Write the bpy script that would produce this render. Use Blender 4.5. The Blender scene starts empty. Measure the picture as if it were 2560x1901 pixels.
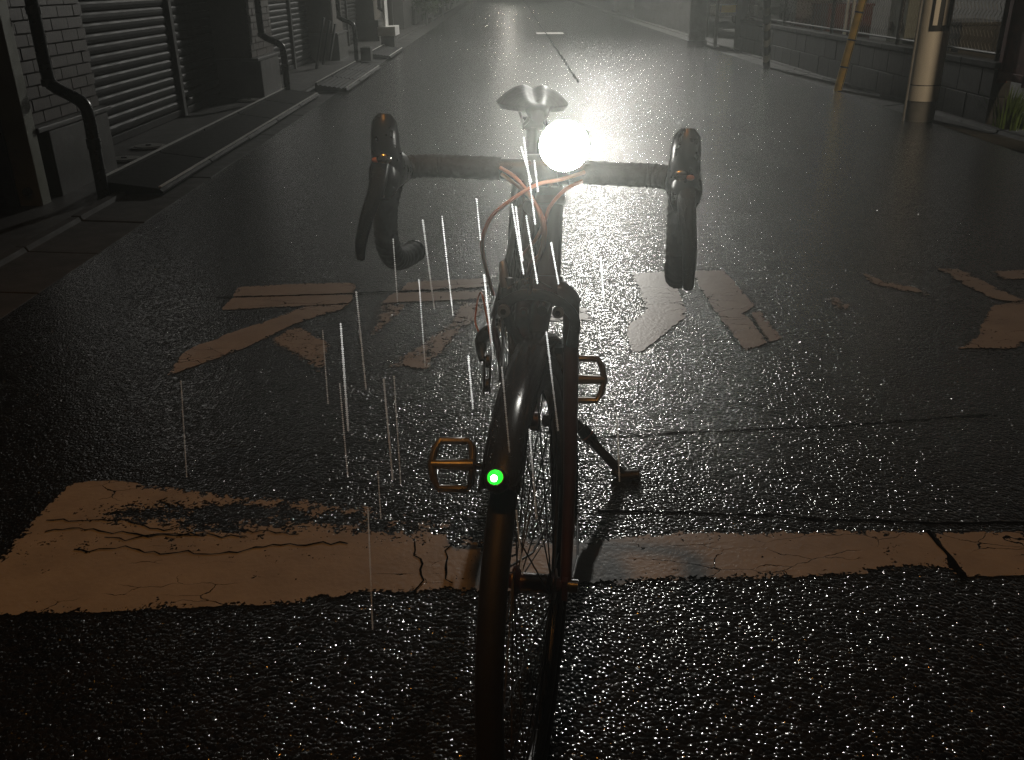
import bpy, bmesh, math, random
import numpy as np
from mathutils import Vector, Matrix, Euler
random.seed(7)
sc = bpy.context.scene
col = sc.collection
R = math.radians

# ------------------------------------------------------------------ camera
CAM_H = 1.17
cam_d = bpy.data.cameras.new('camera')
cam_d.sensor_width = 36.0
cam_d.lens = 36.0 * 2250 / 2560
cam_d.clip_start = 0.05
cam_d.clip_end = 600
cam = bpy.data.objects.new('camera', cam_d)
col.objects.link(cam)
PITCH = math.atan(1001 / 2250)
cam.matrix_world = (Matrix.Translation((0, 0, CAM_H)) @ Matrix.Rotation(R(90) - PITCH, 4, 'X')
                    @ Matrix.Rotation(R(-0.9), 4, 'Z'))
sc.camera = cam

# ------------------------------------------------------------------ world, night sky
w = bpy.data.worlds.new('World')
sc.world = w
w.use_nodes = True
wn = w.node_tree
sky = wn.nodes.new('ShaderNodeTexSky')
sky.sky_type = 'NISHITA'
sky.sun_disc = False
sky.sun_elevation = R(1.0)
sky.sun_rotation = R(170)
bg = wn.nodes['Background']
bg.inputs['Strength'].default_value = 0.0014
wn.links.new(sky.outputs[0], bg.inputs[0])
sc.view_settings.view_transform = 'Standard'
sc.view_settings.look = 'None'
sc.view_settings.exposure = 0.0
sc.view_settings.gamma = 1.0
sc.cycles.max_bounces = 5
sc.cycles.diffuse_bounces = 2
sc.cycles.glossy_bounces = 3
sc.cycles.transmission_bounces = 4
sc.cycles.transparent_max_bounces = 12
sc.cycles.volume_bounces = 0
sc.cycles.caustics_reflective = False
sc.cycles.caustics_refractive = False
sc.cycles.sample_clamp_indirect = 2.0
sc.cycles.sample_clamp_direct = 60.0
sc.cycles.use_denoising = True
sc.cycles.denoiser = 'OPENIMAGEDENOISE'
sc.cycles.denoising_input_passes = 'RGB_ALBEDO_NORMAL'
sc.cycles.denoising_prefilter = 'NONE'

# street lighting of the lane: one cool lamp ahead on the right, a far one, a warm one behind
LAMP_AHEAD = (2.35, 23.2, 5.4)
LAMP_FAR = (0.2, 62.0, 5.3)
LAMP_WARM = (-0.6, -0.9, 5.4)
LAMP_YARD = (4.7, 3.6, 3.0)
def street_light(name, loc, power, colr, radius):
    l = bpy.data.lights.new(name, 'POINT')
    l.energy = power
    l.color = colr
    l.shadow_soft_size = radius
    o = bpy.data.objects.new(name, l)
    o.location = loc
    col.objects.link(o)
    return o
street_light('street_light_ahead', LAMP_AHEAD, 2800, (1.0, 0.975, 0.91), 0.16)
street_light('street_light_far', LAMP_FAR, 260, (1.0, 0.95, 0.84), 0.14)
wl = bpy.data.lights.new('street_light_warm', 'SPOT')          # cut-off luminaire: a cone on the roadway only
wl.energy = 235; wl.color = (1.0, 0.38, 0.05); wl.shadow_soft_size = .12; wl.spot_size = R(67); wl.spot_blend = .7
wlo = bpy.data.objects.new('street_light_warm', wl); col.objects.link(wlo); wlo.location = LAMP_WARM
wlo.rotation_euler = (Vector((0, 1.6, 0)) - Vector(LAMP_WARM)).to_track_quat('-Z', 'Y').to_euler()

yl = bpy.data.lights.new('yard_light', 'SPOT')
yl.energy = 330; yl.color = (1.0, 0.78, 0.52); yl.shadow_soft_size = .08; yl.spot_size = R(46); yl.spot_blend = .4
ylo = bpy.data.objects.new('yard_light', yl); col.objects.link(ylo); ylo.location = LAMP_YARD
ylo.rotation_euler = (Vector((3.75, 9.0, .55)) - Vector(LAMP_YARD)).to_track_quat('-Z', 'Y').to_euler()

# ------------------------------------------------------------------ helpers
def tag(o, label=None, cat=None, group=None, kind=None):
    if label: o['label'] = label
    if cat: o['category'] = cat
    if group: o['group'] = group
    if kind: o['kind'] = kind
    return o

def thing(name, label, cat, loc=(0, 0, 0), rot=(0, 0, 0), group=None):
    o = bpy.data.objects.new(name, None)
    o.empty_display_size = 0.1
    o.location = loc
    o.rotation_euler = rot
    col.objects.link(o)
    return tag(o, label, cat, group)

def link(name, me, m, parent=None, smooth=False):
    if m is not None and not me.materials:
        me.materials.append(m)
    if smooth:
        for p in me.polygons: p.use_smooth = True
    o = bpy.data.objects.new(name, me)
    col.objects.link(o)
    if parent is not None: o.parent = parent
    return o

class MB:
    """collects shapes into one mesh"""
    def __init__(s): s.v = []; s.f = []
    def add(s, vs, fs):
        n = len(s.v); s.v += [tuple(x) for x in vs]; s.f += [tuple(i + n for i in q) for q in fs]; return s
    def box(s, x0, x1, y0, y1, z0, z1):
        vs = [(x, y, z) for z in (z0, z1) for y in (y0, y1) for x in (x0, x1)]
        return s.add(vs, [(0, 2, 3, 1), (4, 5, 7, 6), (0, 1, 5, 4), (2, 6, 7, 3), (0, 4, 6, 2), (1, 3, 7, 5)])
    def obox(s, c, ax, hx):
        c = Vector(c); vs = []
        for k in (-1, 1):
            for j in (-1, 1):
                for i in (-1, 1):
                    vs.append(c + Vector(ax[0]) * hx[0] * i + Vector(ax[1]) * hx[1] * j + Vector(ax[2]) * hx[2] * k)
        return s.add(vs, [(0, 2, 3, 1), (4, 5, 7, 6), (0, 1, 5, 4), (2, 6, 7, 3), (0, 4, 6, 2), (1, 3, 7, 5)])
    def tube(s, pts, rad, n=10, cap=True, flat=None, closed=False):
        """pts: list of points, rad: number or list; flat=(dir, factor) squashes the section along dir"""
        pts = [Vector(q) for q in pts]; m = len(pts)
        if not hasattr(rad, '__len__'): rad = [rad] * m
        vs = []; prev = None
        for i, q in enumerate(pts):
            if closed: d = pts[(i + 1) % m] - pts[i - 1]
            else: d = pts[min(i + 1, m - 1)] - pts[max(i - 1, 0)]
            d.normalize()
            if prev is None:
                a = Vector((0, 0, 1)) if abs(d.z) < .9 else Vector((1, 0, 0))
                u = d.cross(a).normalized()
            else:
                u = (prev - d * prev.dot(d)).normalized()
            prev = u; v = d.cross(u)
            for k in range(n):
                t = 2 * math.pi * k / n
                off = (u * math.cos(t) + v * math.sin(t)) * rad[i]
                if flat: fd = Vector(flat[0]); off -= fd * off.dot(fd) * (1 - flat[1])
                vs.append(q + off)
        fs = []
        for i in range(m if closed else m - 1):
            for k in range(n):
                a = i * n + k; b = i * n + (k + 1) % n; c = ((i + 1) % m) * n + (k + 1) % n; e = ((i + 1) % m) * n + k
                fs.append((a, b, c, e))
        if cap and not closed:
            fs.append(tuple(range(n - 1, -1, -1))); fs.append(tuple((m - 1) * n + k for k in range(n)))
        return s.add(vs, fs)
    def cyl(s, a, b, r, n=14, r2=None): return s.tube([a, b], [r, r if r2 is None else r2], n)
    def loft(s, rings, cap=True):
        n = len(rings[0]); vs = [q for r_ in rings for q in r_]; fs = []
        for i in range(len(rings) - 1):
            for k in range(n):
                fs.append((i * n + k, i * n + (k + 1) % n, (i + 1) * n + (k + 1) % n, (i + 1) * n + k))
        if cap: fs.append(tuple(range(n - 1, -1, -1))); fs.append(tuple((len(rings) - 1) * n + k for k in range(n)))
        return s.add(vs, fs)
    def ball(s, c, r, nu=10, nv=6, sc3=(1, 1, 1)):
        c = Vector(c); vs = []; fs = []
        for i in range(nv + 1):
            t = math.pi * i / nv
            for k in range(nu):
                p_ = 2 * math.pi * k / nu
                vs.append((c.x + r * sc3[0] * math.sin(t) * math.cos(p_), c.y + r * sc3[1] * math.sin(t) * math.sin(p_), c.z + r * sc3[2] * math.cos(t)))
        for i in range(nv):
            for k in range(nu):
                fs.append((i * nu + k, (i + 1) * nu + k, (i + 1) * nu + (k + 1) % nu, i * nu + (k + 1) % nu))
        return s.add(vs, fs)
    def xf(s, fn): s.v = [tuple(fn(Vector(q))) for q in s.v]; return s
    def mesh(s, name='m'):
        me = bpy.data.meshes.new(name); me.from_pydata(s.v, [], s.f); me.validate(); me.update(); return me
    def build(s, name, m, parent=None, smooth=False, bevel=0):
        me = s.mesh(name)
        bm = bmesh.new(); bm.from_mesh(me); bmesh.ops.recalc_face_normals(bm, faces=bm.faces)
        if bevel: bmesh.ops.bevel(bm, geom=bm.edges[:], offset=bevel, segments=2, affect='EDGES', profile=.6)
        bm.to_mesh(me); bm.free()
        o = link(name, me, m, parent, smooth)
        if smooth:
            try: me.set_sharp_from_angle(angle=R(50))
            except Exception: pass
        return o

def spline(pts, n=8):
    """Catmull-Rom through points"""
    P = [Vector(q) for q in pts]; out = []
    for i in range(len(P) - 1):
        a = P[max(i - 1, 0)]; b = P[i]; c = P[i + 1]; d = P[min(i + 2, len(P) - 1)]
        for k in range(n):
            t = k / n
            out.append(.5 * ((2 * b) + (c - a) * t + (2 * a - 5 * b + 4 * c - d) * t * t + (3 * b - a - 3 * c + d) * t ** 3))
    out.append(P[-1]); return out

# ------------------------------------------------------------------ materials
class NT:
    def __init__(s, name):
        s.m = bpy.data.materials.new(name); s.m.use_nodes = True; s.t = s.m.node_tree
        s.b = s.t.nodes['Principled BSDF']; s.out = s.t.nodes['Material Output']
    def n(s, typ, **kw):
        q = s.t.nodes.new('ShaderNode' + typ)
        for k, v in kw.items():
            if k in q.inputs: q.inputs[k].default_value = v
            else: setattr(q, k, v)
        return q
    def l(s, a, b): s.t.links.new(a, b)
    def math(s, op, a, b=None, c=None, clamp=False):
        q = s.n('Math', operation=op); q.use_clamp = clamp
        for i, x in enumerate((a, b, c)):
            if x is None: continue
            if isinstance(x, (int, float)): q.inputs[i].default_value = x
            else: s.l(x, q.inputs[i])
        return q.outputs[0]
    def ramp(s, fac, stops):
        q = s.n('ValToRGB'); e = q.color_ramp.elements
        while len(e) < len(stops): e.new(.5)
        for i, (p_, c) in enumerate(stops):
            e[i].position = p_; e[i].color = (*c, 1) if hasattr(c, '__len__') else (c, c, c, 1)
        s.l(fac, q.inputs[0]); return q.outputs[0]
    def co(s, scale=None, which='Object'):
        q = s.n('TexCoord').outputs[which]
        if scale:
            mp = s.n('Mapping'); mp.inputs['Scale'].default_value = scale; s.l(q, mp.inputs[0]); return mp.outputs[0]
        return q
    def noise(s, vec, scale, detail=3, rough=.5):
        q = s.n('TexNoise'); q.inputs['Scale'].default_value = scale; q.inputs['Detail'].default_value = detail
        q.inputs['Roughness'].default_value = rough; s.l(vec, q.inputs['Vector']); return q.outputs[0]
    def bump(s, h, strength, dist, normal=None):
        q = s.n('Bump'); q.inputs['Strength'].default_value = strength; q.inputs['Distance'].default_value = dist
        s.l(h, q.inputs['Height'])
        if normal is not None: s.l(normal, q.inputs['Normal'])
        return q.outputs[0]

def simple(name, c, rough=.5, metal=0., var=.25, scale=18., bump=.0, coat=0., spec=.5, rvar=.12):
    k = NT(name); co = k.co()
    nz = k.noise(co, scale, 4, .6)
    k.l(k.ramp(nz, [(.3, tuple(x * (1 - var) for x in c)), (.7, tuple(min(1, x * (1 + var)) for x in c))]), k.b.inputs['Base Color'])
    k.l(k.math('ADD', k.math('MULTIPLY', k.noise(co, scale * 2.3, 2), rvar * 2), rough - rvar), k.b.inputs['Roughness'])
    k.b.inputs['Metallic'].default_value = metal
    k.b.inputs['Coat Weight'].default_value = coat
    k.b.inputs['Coat Roughness'].default_value = .08
    k.b.inputs['Specular IOR Level'].default_value = spec
    if bump: k.l(k.bump(k.noise(co, scale * 6, 3), bump, .002), k.b.inputs['Normal'])
    return k.m

def wet_beads(name, c, rough=.3, metal=0., scale=420.):
    """dark surface carrying fine rain beads"""
    k = NT(name); co = k.co()
    v = k.n('TexVoronoi'); v.inputs['Scale'].default_value = scale; k.l(co, v.inputs['Vector'])
    h = k.math('SUBTRACT', .32, v.outputs['Distance'], clamp=True)
    msk = k.math('GREATER_THAN', k.noise(co, scale * .25, 2), .5)
    k.l(k.bump(k.math('MULTIPLY', h, msk), .9, .003), k.b.inputs['Normal'])
    nz = k.noise(co, 12, 3)
    k.l(k.ramp(nz, [(.3, tuple(x * .8 for x in c)), (.7, tuple(x * 1.2 for x in c))]), k.b.inputs['Base Color'])
    k.b.inputs['Roughness'].default_value = rough
    k.b.inputs['Metallic'].default_value = metal
    k.b.inputs['Specular IOR Level'].default_value = .8 if rough < .3 else .5
    return k.m

def asphalt(name, c0, c1, rough0, rough1, bs):
    k = NT(name); co = k.co()
    warp = k.n('VectorMath', operation='MULTIPLY_ADD')
    nzc = k.n('TexNoise'); nzc.inputs['Scale'].default_value = 70; nzc.inputs['Detail'].default_value = 2
    k.l(co, nzc.inputs['Vector']); k.l(nzc.outputs['Color'], warp.inputs[0])
    warp.inputs[1].default_value = (.005, .005, .005); k.l(co, warp.inputs[2])
    v = k.n('TexVoronoi'); v.inputs['Scale'].default_value = 112; k.l(warp.outputs[0], v.inputs['Vector'])
    sep = k.n('SeparateColor'); k.l(v.outputs['Color'], sep.inputs[0])
    d2 = k.math('MULTIPLY', v.outputs['Distance'], v.outputs['Distance'])
    amp = k.math('ADD', k.math('MULTIPLY', k.math('POWER', sep.outputs[0], 1.6), 1.5), .25)      # some stones stand steeper
    h = k.math('MULTIPLY', k.math('MULTIPLY', d2, amp), -1.0)
    h = k.math('ADD', h, k.math('MULTIPLY', sep.outputs[1], .02))
    big = k.noise(co, .5, 4, .55)
    mid = k.noise(co, 6., 4, .6)
    fine = k.noise(co, 330., 2, .5)
    h = k.math('ADD', h, k.math('MULTIPLY', fine, .045))
    h = k.math('ADD', h, k.math('MULTIPLY', mid, .7))
    h = k.math('ADD', h, k.math('MULTIPLY', k.noise(co, 34., 2, .6), .8))
    h = k.math('ADD', h, k.math('MULTIPLY', k.noise(co, 13., 2, .5), .6))
    nb = k.bump(h, bs, .0026)
    k.l(nb, k.b.inputs['Normal']); k.l(nb, k.b.inputs['Coat Normal'])
    k.b.inputs['Coat Weight'].default_value = .7; k.b.inputs['Coat Roughness'].default_value = .13; k.b.inputs['Coat IOR'].default_value = 1.45
    k.l(k.ramp(k.math('MULTIPLY', mid, k.math('ADD', sep.outputs[2], .4)), [(.15, c0), (.6, c1)]), k.b.inputs['Base Color'])
    k.l(k.math('ADD', k.math('MULTIPLY', big, rough1 - rough0), rough0), k.b.inputs['Roughness'])
    k.b.inputs['Specular IOR Level'].default_value = .9
    return k.m

def paint(name):
    """worn thermoplastic: 'sd' = distance to the outline, 'wear' = how far gone"""
    k = NT(name); co = k.co()
    sd = k.n('Attribute', attribute_name='sd').outputs['Fac']
    we = k.n('Attribute', attribute_name='wear').outputs['Fac']
    n1 = k.noise(co, 26, 5, .62); n2 = k.noise(co, 120, 3, .6); n3 = k.noise(co, 5, 3, .5)
    nn = k.math('ADD', k.math('MULTIPLY', k.math('SUBTRACT', n1, .5), 1.5), k.math('MULTIPLY', k.math('SUBTRACT', n2, .5), 1.3))
    nn = k.math('ADD', nn, k.math('MULTIPLY', k.math('SUBTRACT', n3, .5), 1.0))
    edge = k.math('MULTIPLY', sd, 16.0)                      # metres -> 1 at 6 cm
    edge = k.math('MINIMUM', edge, .42)
    val = k.math('ADD', k.math('SUBTRACT', edge, we), nn)
    clean = k.math('GREATER_THAN', k.math('ADD', sd, k.math('MULTIPLY', k.math('SUBTRACT', n1, .5), .02)), 0.0)
    mask = k.math('MULTIPLY', clean, k.math('GREATER_THAN', val, -.1))
    # cracks
    wv = k.n('VectorMath', operation='MULTIPLY_ADD'); nc = k.n('TexNoise'); nc.inputs['Scale'].default_value = 9; nc.inputs['Detail'].default_value = 5
    k.l(co, nc.inputs['Vector']); k.l(nc.outputs['Color'], wv.inputs[0]); wv.inputs[1].default_value = (.16, .16, .16); k.l(k.co((1.0, 2.6, 1)), wv.inputs[2])
    vc = k.n('TexVoronoi', feature='DISTANCE_TO_EDGE'); vc.inputs['Scale'].default_value = 5.5; k.l(wv.outputs[0], vc.inputs['Vector'])
    wid = k.math('MULTIPLY', k.math('SUBTRACT', k.noise(co, 2.6, 4), .505), .15)
    crack = k.math('GREATER_THAN', vc.outputs['Distance'], wid)
    mask = k.math('MULTIPLY', mask, crack)
    k.l(k.ramp(k.noise(co, 9, 5, .65), [(.25, (.23, .222, .21)), (.6, (.31, .3, .285)), (.8, (.345, .335, .32))]), k.b.inputs['Base Color'])
    k.b.inputs['Roughness'].default_value = .42
    v = k.n('TexVoronoi', feature='SMOOTH_F1'); v.inputs['Scale'].default_value = 95; k.l(co, v.inputs['Vector'])
    k.l(k.bump(k.math('ADD', k.math('MULTIPLY', v.outputs['Distance'], -.5), k.math('MULTIPLY', n2, .4)), .16, .007), k.b.inputs['Normal'])
    tr = k.n('BsdfTransparent'); mx = k.n('MixShader')
    k.l(mask, mx.inputs[0]); k.l(tr.outputs[0], mx.inputs[1]); k.l(k.b.outputs[0], mx.inputs[2]); k.l(mx.outputs[0], k.out.inputs['Surface'])
    return k.m

def emit(name, c, s):
    k = NT(name); k.b.inputs['Base Color'].default_value = (*c, 1)
    k.b.inputs['Emission Color'].default_value = (*c, 1); k.b.inputs['Emission Strength'].default_value = s
    return k.m

def rain_mat():
    k = NT('rain_streak_bead')
    a = k.n('BsdfTranslucent'); a.inputs[0].default_value = (.9, .93, .95, 1)
    d = k.n('BsdfDiffuse'); d.inputs[0].default_value = (.8, .82, .84, 1)
    mx = k.n('MixShader'); mx.inputs[0].default_value = .4
    tr = k.n('BsdfTransparent'); m2 = k.n('MixShader'); m2.inputs[0].default_value = .72
    k.l(a.outputs[0], mx.inputs[1]); k.l(d.outputs[0], mx.inputs[2])
    k.l(tr.outputs[0], m2.inputs[1]); k.l(mx.outputs[0], m2.inputs[2]); k.l(m2.outputs[0], k.out.inputs['Surface'])
    return k.m

M = dict(
    asphalt=asphalt('wet_asphalt', (.0035, .0035, .004), (.012, .012, .0128), .115, .2, 1.0),
    old_asphalt=asphalt('verge_asphalt', (.012, .012, .012), (.035, .034, .032), .3, .5, .6),
    gutter=simple('gutter_concrete', (.035, .034, .032), .75, var=.4, scale=7, bump=.5, rvar=.15, spec=.2),
    apron=simple('apron_concrete', (.035, .033, .03), .6, var=.4, scale=4, bump=.5),
    ramp=simple('ramp_steel', (.009, .0088, .008), .7, .0, .35, 9, .2, spec=.06),
    brick=simple('brick_tile', (.042, .028, .016), .55, var=.28, scale=9, bump=.3),
    mortar=simple('mortar', (.05, .042, .031), .7, var=.2, scale=30, bump=.4),
    base=simple('pilaster_concrete', (.05, .048, .042), .55, var=.3, scale=5, bump=.4),
    cream=simple('cream_post', (.26, .27, .22), .45, var=.18, scale=5, bump=.15),
    pipe=simple('pipe_black', (.012, .012, .013), .3, var=.3, scale=14),
    slat=simple('shutter_steel', (.009, .0085, .0072), .6, .0, .3, 6, .12, spec=.12),
    steel=simple('dark_steel', (.06, .058, .055), .42, .3, .4, 10, .15),
    lid=simple('lid_steel', (.2, .195, .18), .4, .3, .35, 22, .5),
    wall=simple('render_dark', (.03, .028, .025), .7, var=.35, scale=3, bump=.4),
    block=simple('block_concrete', (.022, .0215, .02), .6, var=.4, scale=5, bump=.6),
    polegrey=simple('pole_concrete', (.2, .195, .185), .55, var=.25, scale=7, bump=.3),
    wrap=simple('pole_wrap_sheet', (.72, .68, .6), .42, var=.07, scale=6, bump=.05),
    black=simple('black_print', (.012, .012, .012), .5),
    yellow=simple('yellow_plastic', (.7, .45, .05), .38, var=.2, scale=12, bump=.1),
    white=simple('white_plastic', (.7, .69, .66), .4, var=.12, scale=9),
    wire=simple('galvanised_wire', (.42, .42, .4), .4, .6, .2, 30),
    rust=simple('rust_red_sheet', (.16, .035, .02), .6, var=.4, scale=8, bump=.4),
    leaf=simple('shrub_leaf', (.02, .03, .01), .6, var=.4, scale=12, spec=.1),
    grass=simple('weed_leaf', (.07, .12, .022), .5, var=.4, scale=12),
    carwhite=simple('car_white', (.6, .6, .58), .22, var=.05, coat=.6),
    carsilver=simple('car_grey', (.2, .2, .2), .28, .4, .05, coat=.6),
    glass=simple('dark_glass', (.01, .011, .012), .08, var=.1),
    rubber=simple('rubber', (.006, .006, .006), .6, var=.3, scale=30, bump=.2),
    hub=simple('wheel_rim', (.3, .3, .29), .35, .8, .2),
    plate=simple('yellow_plate', (.6, .44, .03), .4, var=.1),
    frame=simple('frame_paint', (.035, .011, .007), .34, .2, .2, 14, coat=.5),
    bikeblack=wet_beads('bike_black', (.013, .013, .014), .32),
    tape=simple('bar_tape', (.008, .0085, .009), .75, var=.3, scale=60, bump=.4),
    hood=simple('rubber_hood', (.012, .012, .013), .3, var=.3, scale=40, bump=.15),
    gloss=wet_beads('mudguard_black', (.012, .013, .016), .2, 0, 330),
    chrome=simple('polished_alloy', (.62, .61, .6), .2, 1., .1, 20),
    alloy=simple('grey_alloy', (.22, .215, .205), .38, .7, .15, 20),
    cable=simple('orange_cable', (.5, .2, .12), .35, var=.1),
    saddle=simple('saddle_leather', (.009, .009, .009), .5, var=.25, scale=40, bump=.15),
    paint=paint('road_paint'), tar=simple('tar_seam', (.004, .004, .004), 1.0, var=.3, bump=.4, spec=.0, rvar=0),
    lamp=emit('headlight_lens', (1.0, .98, .9), 60.0), green=emit('green_lamp', (.02, 1.0, .04), 1.3), greencore=emit('green_core', (.5, 1.0, .5), 12.0),
    streetglow=emit('street_lamp_glow', (1, .93, .8), 12.0), warmglow=emit('warm_lamp_glow', (1, .5, .2), 6.0),
    rain=rain_mat(),
)
# ------------------------------------------------------------------ ground, road, gutters
def sheet(name, x0, x1, y0, y1, z, m, nx=1, ny=1, fz=None):
    vs = []; fs = []
    for j in range(ny + 1):
        for i in range(nx + 1):
            x = x0 + (x1 - x0) * i / nx; y = y0 + (y1 - y0) * j / ny
            vs.append((x, y, z + (fz(x, y) if fz else 0)))
    for j in range(ny):
        for i in range(nx):
            a = j * (nx + 1) + i; fs.append((a, a + 1, a + nx + 2, a + nx + 1))
    o = MB().add(vs, fs).build(name, m); tag(o, kind='structure'); return o
sheet('ground', -60, 70, -30, 420, -.06, M['old_asphalt'])
sheet('road', -1.97, 3.62, -8, 400, 0, M['asphalt'])
sheet('pavement', -3.6, -2.36, -8, 120, .012, M['apron'])
# L-shaped concrete gutters, cast in lengths: each length is a piece
def gutter(name, xa, xb, sgn, ya, yb, step):
    n = bpy.data.objects.new(name, None); col.objects.link(n); tag(n, kind='structure')
    prof = [(xa, -.02), (xa, .002), (xb - sgn * .06, .018), (xb - sgn * .05, .04), (xb, .042), (xb, -.02)]
    rings = [[Vector((x, y, z)) for x, z in prof] for y in (0, step - .012)]
    me = None
    y = ya
    while y < yb:
        if me is None:
            o = MB().loft(rings).build('gutter_length', M['gutter'], n, bevel=.004); me = o.data
        else:
            o = link('gutter_length', me, None, n)
        o.location = (random.uniform(-.003, .003), y, random.uniform(-.003, .002)); y += step
    return n
gutter('gutter_left', -1.97, -2.36, -1, 1.2, 60, .6)
gutter('gutter_right', 3.62, 3.88, 1, 2.4, 60, .6)

def strip(name, pts, wdt, z, m, label, jag=.006, cat='road seam'):
    vs = []; fs = []
    P = []
    for i in range(len(pts) - 1):
        a = Vector((*pts[i], z)); b = Vector((*pts[i + 1], z)); n = max(2, int((b - a).length / .018)); n = min(n, 160)
        for k in range(n): P.append(a + (b - a) * k / n)
    P.append(Vector((*pts[-1], z)))
    wander = 0
    for i, q in enumerate(P):
        d = (P[min(i + 1, len(P) - 1)] - P[max(i - 1, 0)]).normalized(); nrm = Vector((-d.y, d.x, 0))
        wander = wander * .8 + random.uniform(-jag, jag); hw = wdt * random.uniform(.25, .65)
        vs += [q + nrm * (wander - hw), q + nrm * (wander + hw)]
    for i in range(len(P) - 1): fs.append((2 * i, 2 * i + 1, 2 * i + 3, 2 * i + 2))
    o = MB().add(vs, fs).build(name, m); return tag(o, label, cat)
strip('road_seam', [(.87, 11.6), (.88, 12.2), (.93, 22), (1.0, 40), (1.05, 60)], .03, .004, M['tar'], 'long dark tar seam running up the middle of the wet lane', .008)
strip('road_crack', [(.18, 2.22), (.5, 2.25), (.9, 2.27), (1.4, 2.33)], .006, .0015, M['tar'], 'thin crack across the asphalt just behind the kickstand foot', .004, 'road crack')
strip('road_crack', [(.2, 1.84), (.55, 1.82), (.95, 1.775), (1.3, 1.765)], .009, .0015, M['tar'], 'dark crack along the far edge of the worn white stop line', .004, 'road crack')
strip('road_crack', [(-1.2, 3.5), (-.9, 3.508), (-.6, 3.53), (-.45, 3.536), (-.1, 3.565)], .012, .0034, M['tar'], 'straight crack cutting through the top bars of the two left road characters', .003, 'road crack')
strip('road_crack', [(.95, 1.74), (.953, 1.66), (.95, 1.555)], .016, .0034, M['tar'], 'short dark crack splitting the right end of the white stop line', .004, 'road crack')

# ------------------------------------------------------------------ painted markings
def poly_sd(P, pts):
    """signed distance (inside positive) of pts (n,2) to polygon P"""
    P = np.array(P); pts = np.array(pts); d = np.full(len(pts), 1e9); ins = np.zeros(len(pts), bool)
    for i in range(len(P)):
        a = P[i]; b = P[(i + 1) % len(P)]; e = b - a; w_ = pts - a
        t = np.clip((w_ @ e) / (e @ e + 1e-12), 0, 1); q = w_ - t[:, None] * e; d = np.minimum(d, np.hypot(q[:, 0], q[:, 1]))
        c = (a[1] <= pts[:, 1]) != (b[1] <= pts[:, 1])
        xi = a[0] + (pts[:, 1] - a[1]) * e[0] / (e[1] if abs(e[1]) > 1e-9 else 1e-9)
        ins ^= c & (pts[:, 0] < xi)
    return np.where(ins, d, -d)
def stroke(name, poly, wear, parent, z=.0022, cell=.014, label=None):
    P = np.array(poly); x0, y0 = P.min(0) - .03; x1, y1 = P.max(0) + .03
    nx = int((x1 - x0) / cell) + 1; ny = int((y1 - y0) / cell) + 1
    X, Y = np.meshgrid(np.linspace(x0, x1, nx), np.linspace(y0, y1, ny)); pts = np.c_[X.ravel(), Y.ravel()]
    sd = poly_sd(P, pts); we = wear(pts) if callable(wear) else np.full(len(pts), wear)
    keep = sd > -.03; idx = -np.ones(len(pts), int); used = []; fs = []
    for j in range(ny - 1):
        for i in range(nx - 1):
            q = (j * nx + i, j * nx + i + 1, (j + 1) * nx + i + 1, (j + 1) * nx + i)
            if any(sd[k] > -.006 for k in q): fs.append(q)
    for q in fs:
        for k in q:
            if idx[k] < 0: idx[k] = len(used); used.append(k)
    me = bpy.data.meshes.new(name)
    me.from_pydata([(float(pts[k][0]), float(pts[k][1]), z) for k in used], [], [tuple(int(idx[k]) for k in q) for q in fs]); me.update()
    a = me.attributes.new('sd', 'FLOAT', 'POINT'); a.data.foreach_set('value', sd[used].astype(np.float32))
    b = me.attributes.new('wear', 'FLOAT', 'POINT'); b.data.foreach_set('value', np.asarray(we)[used].astype(np.float32))
    o = link(name, me, M['paint'], parent)
    if label: o['label'] = label
    return o
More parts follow.
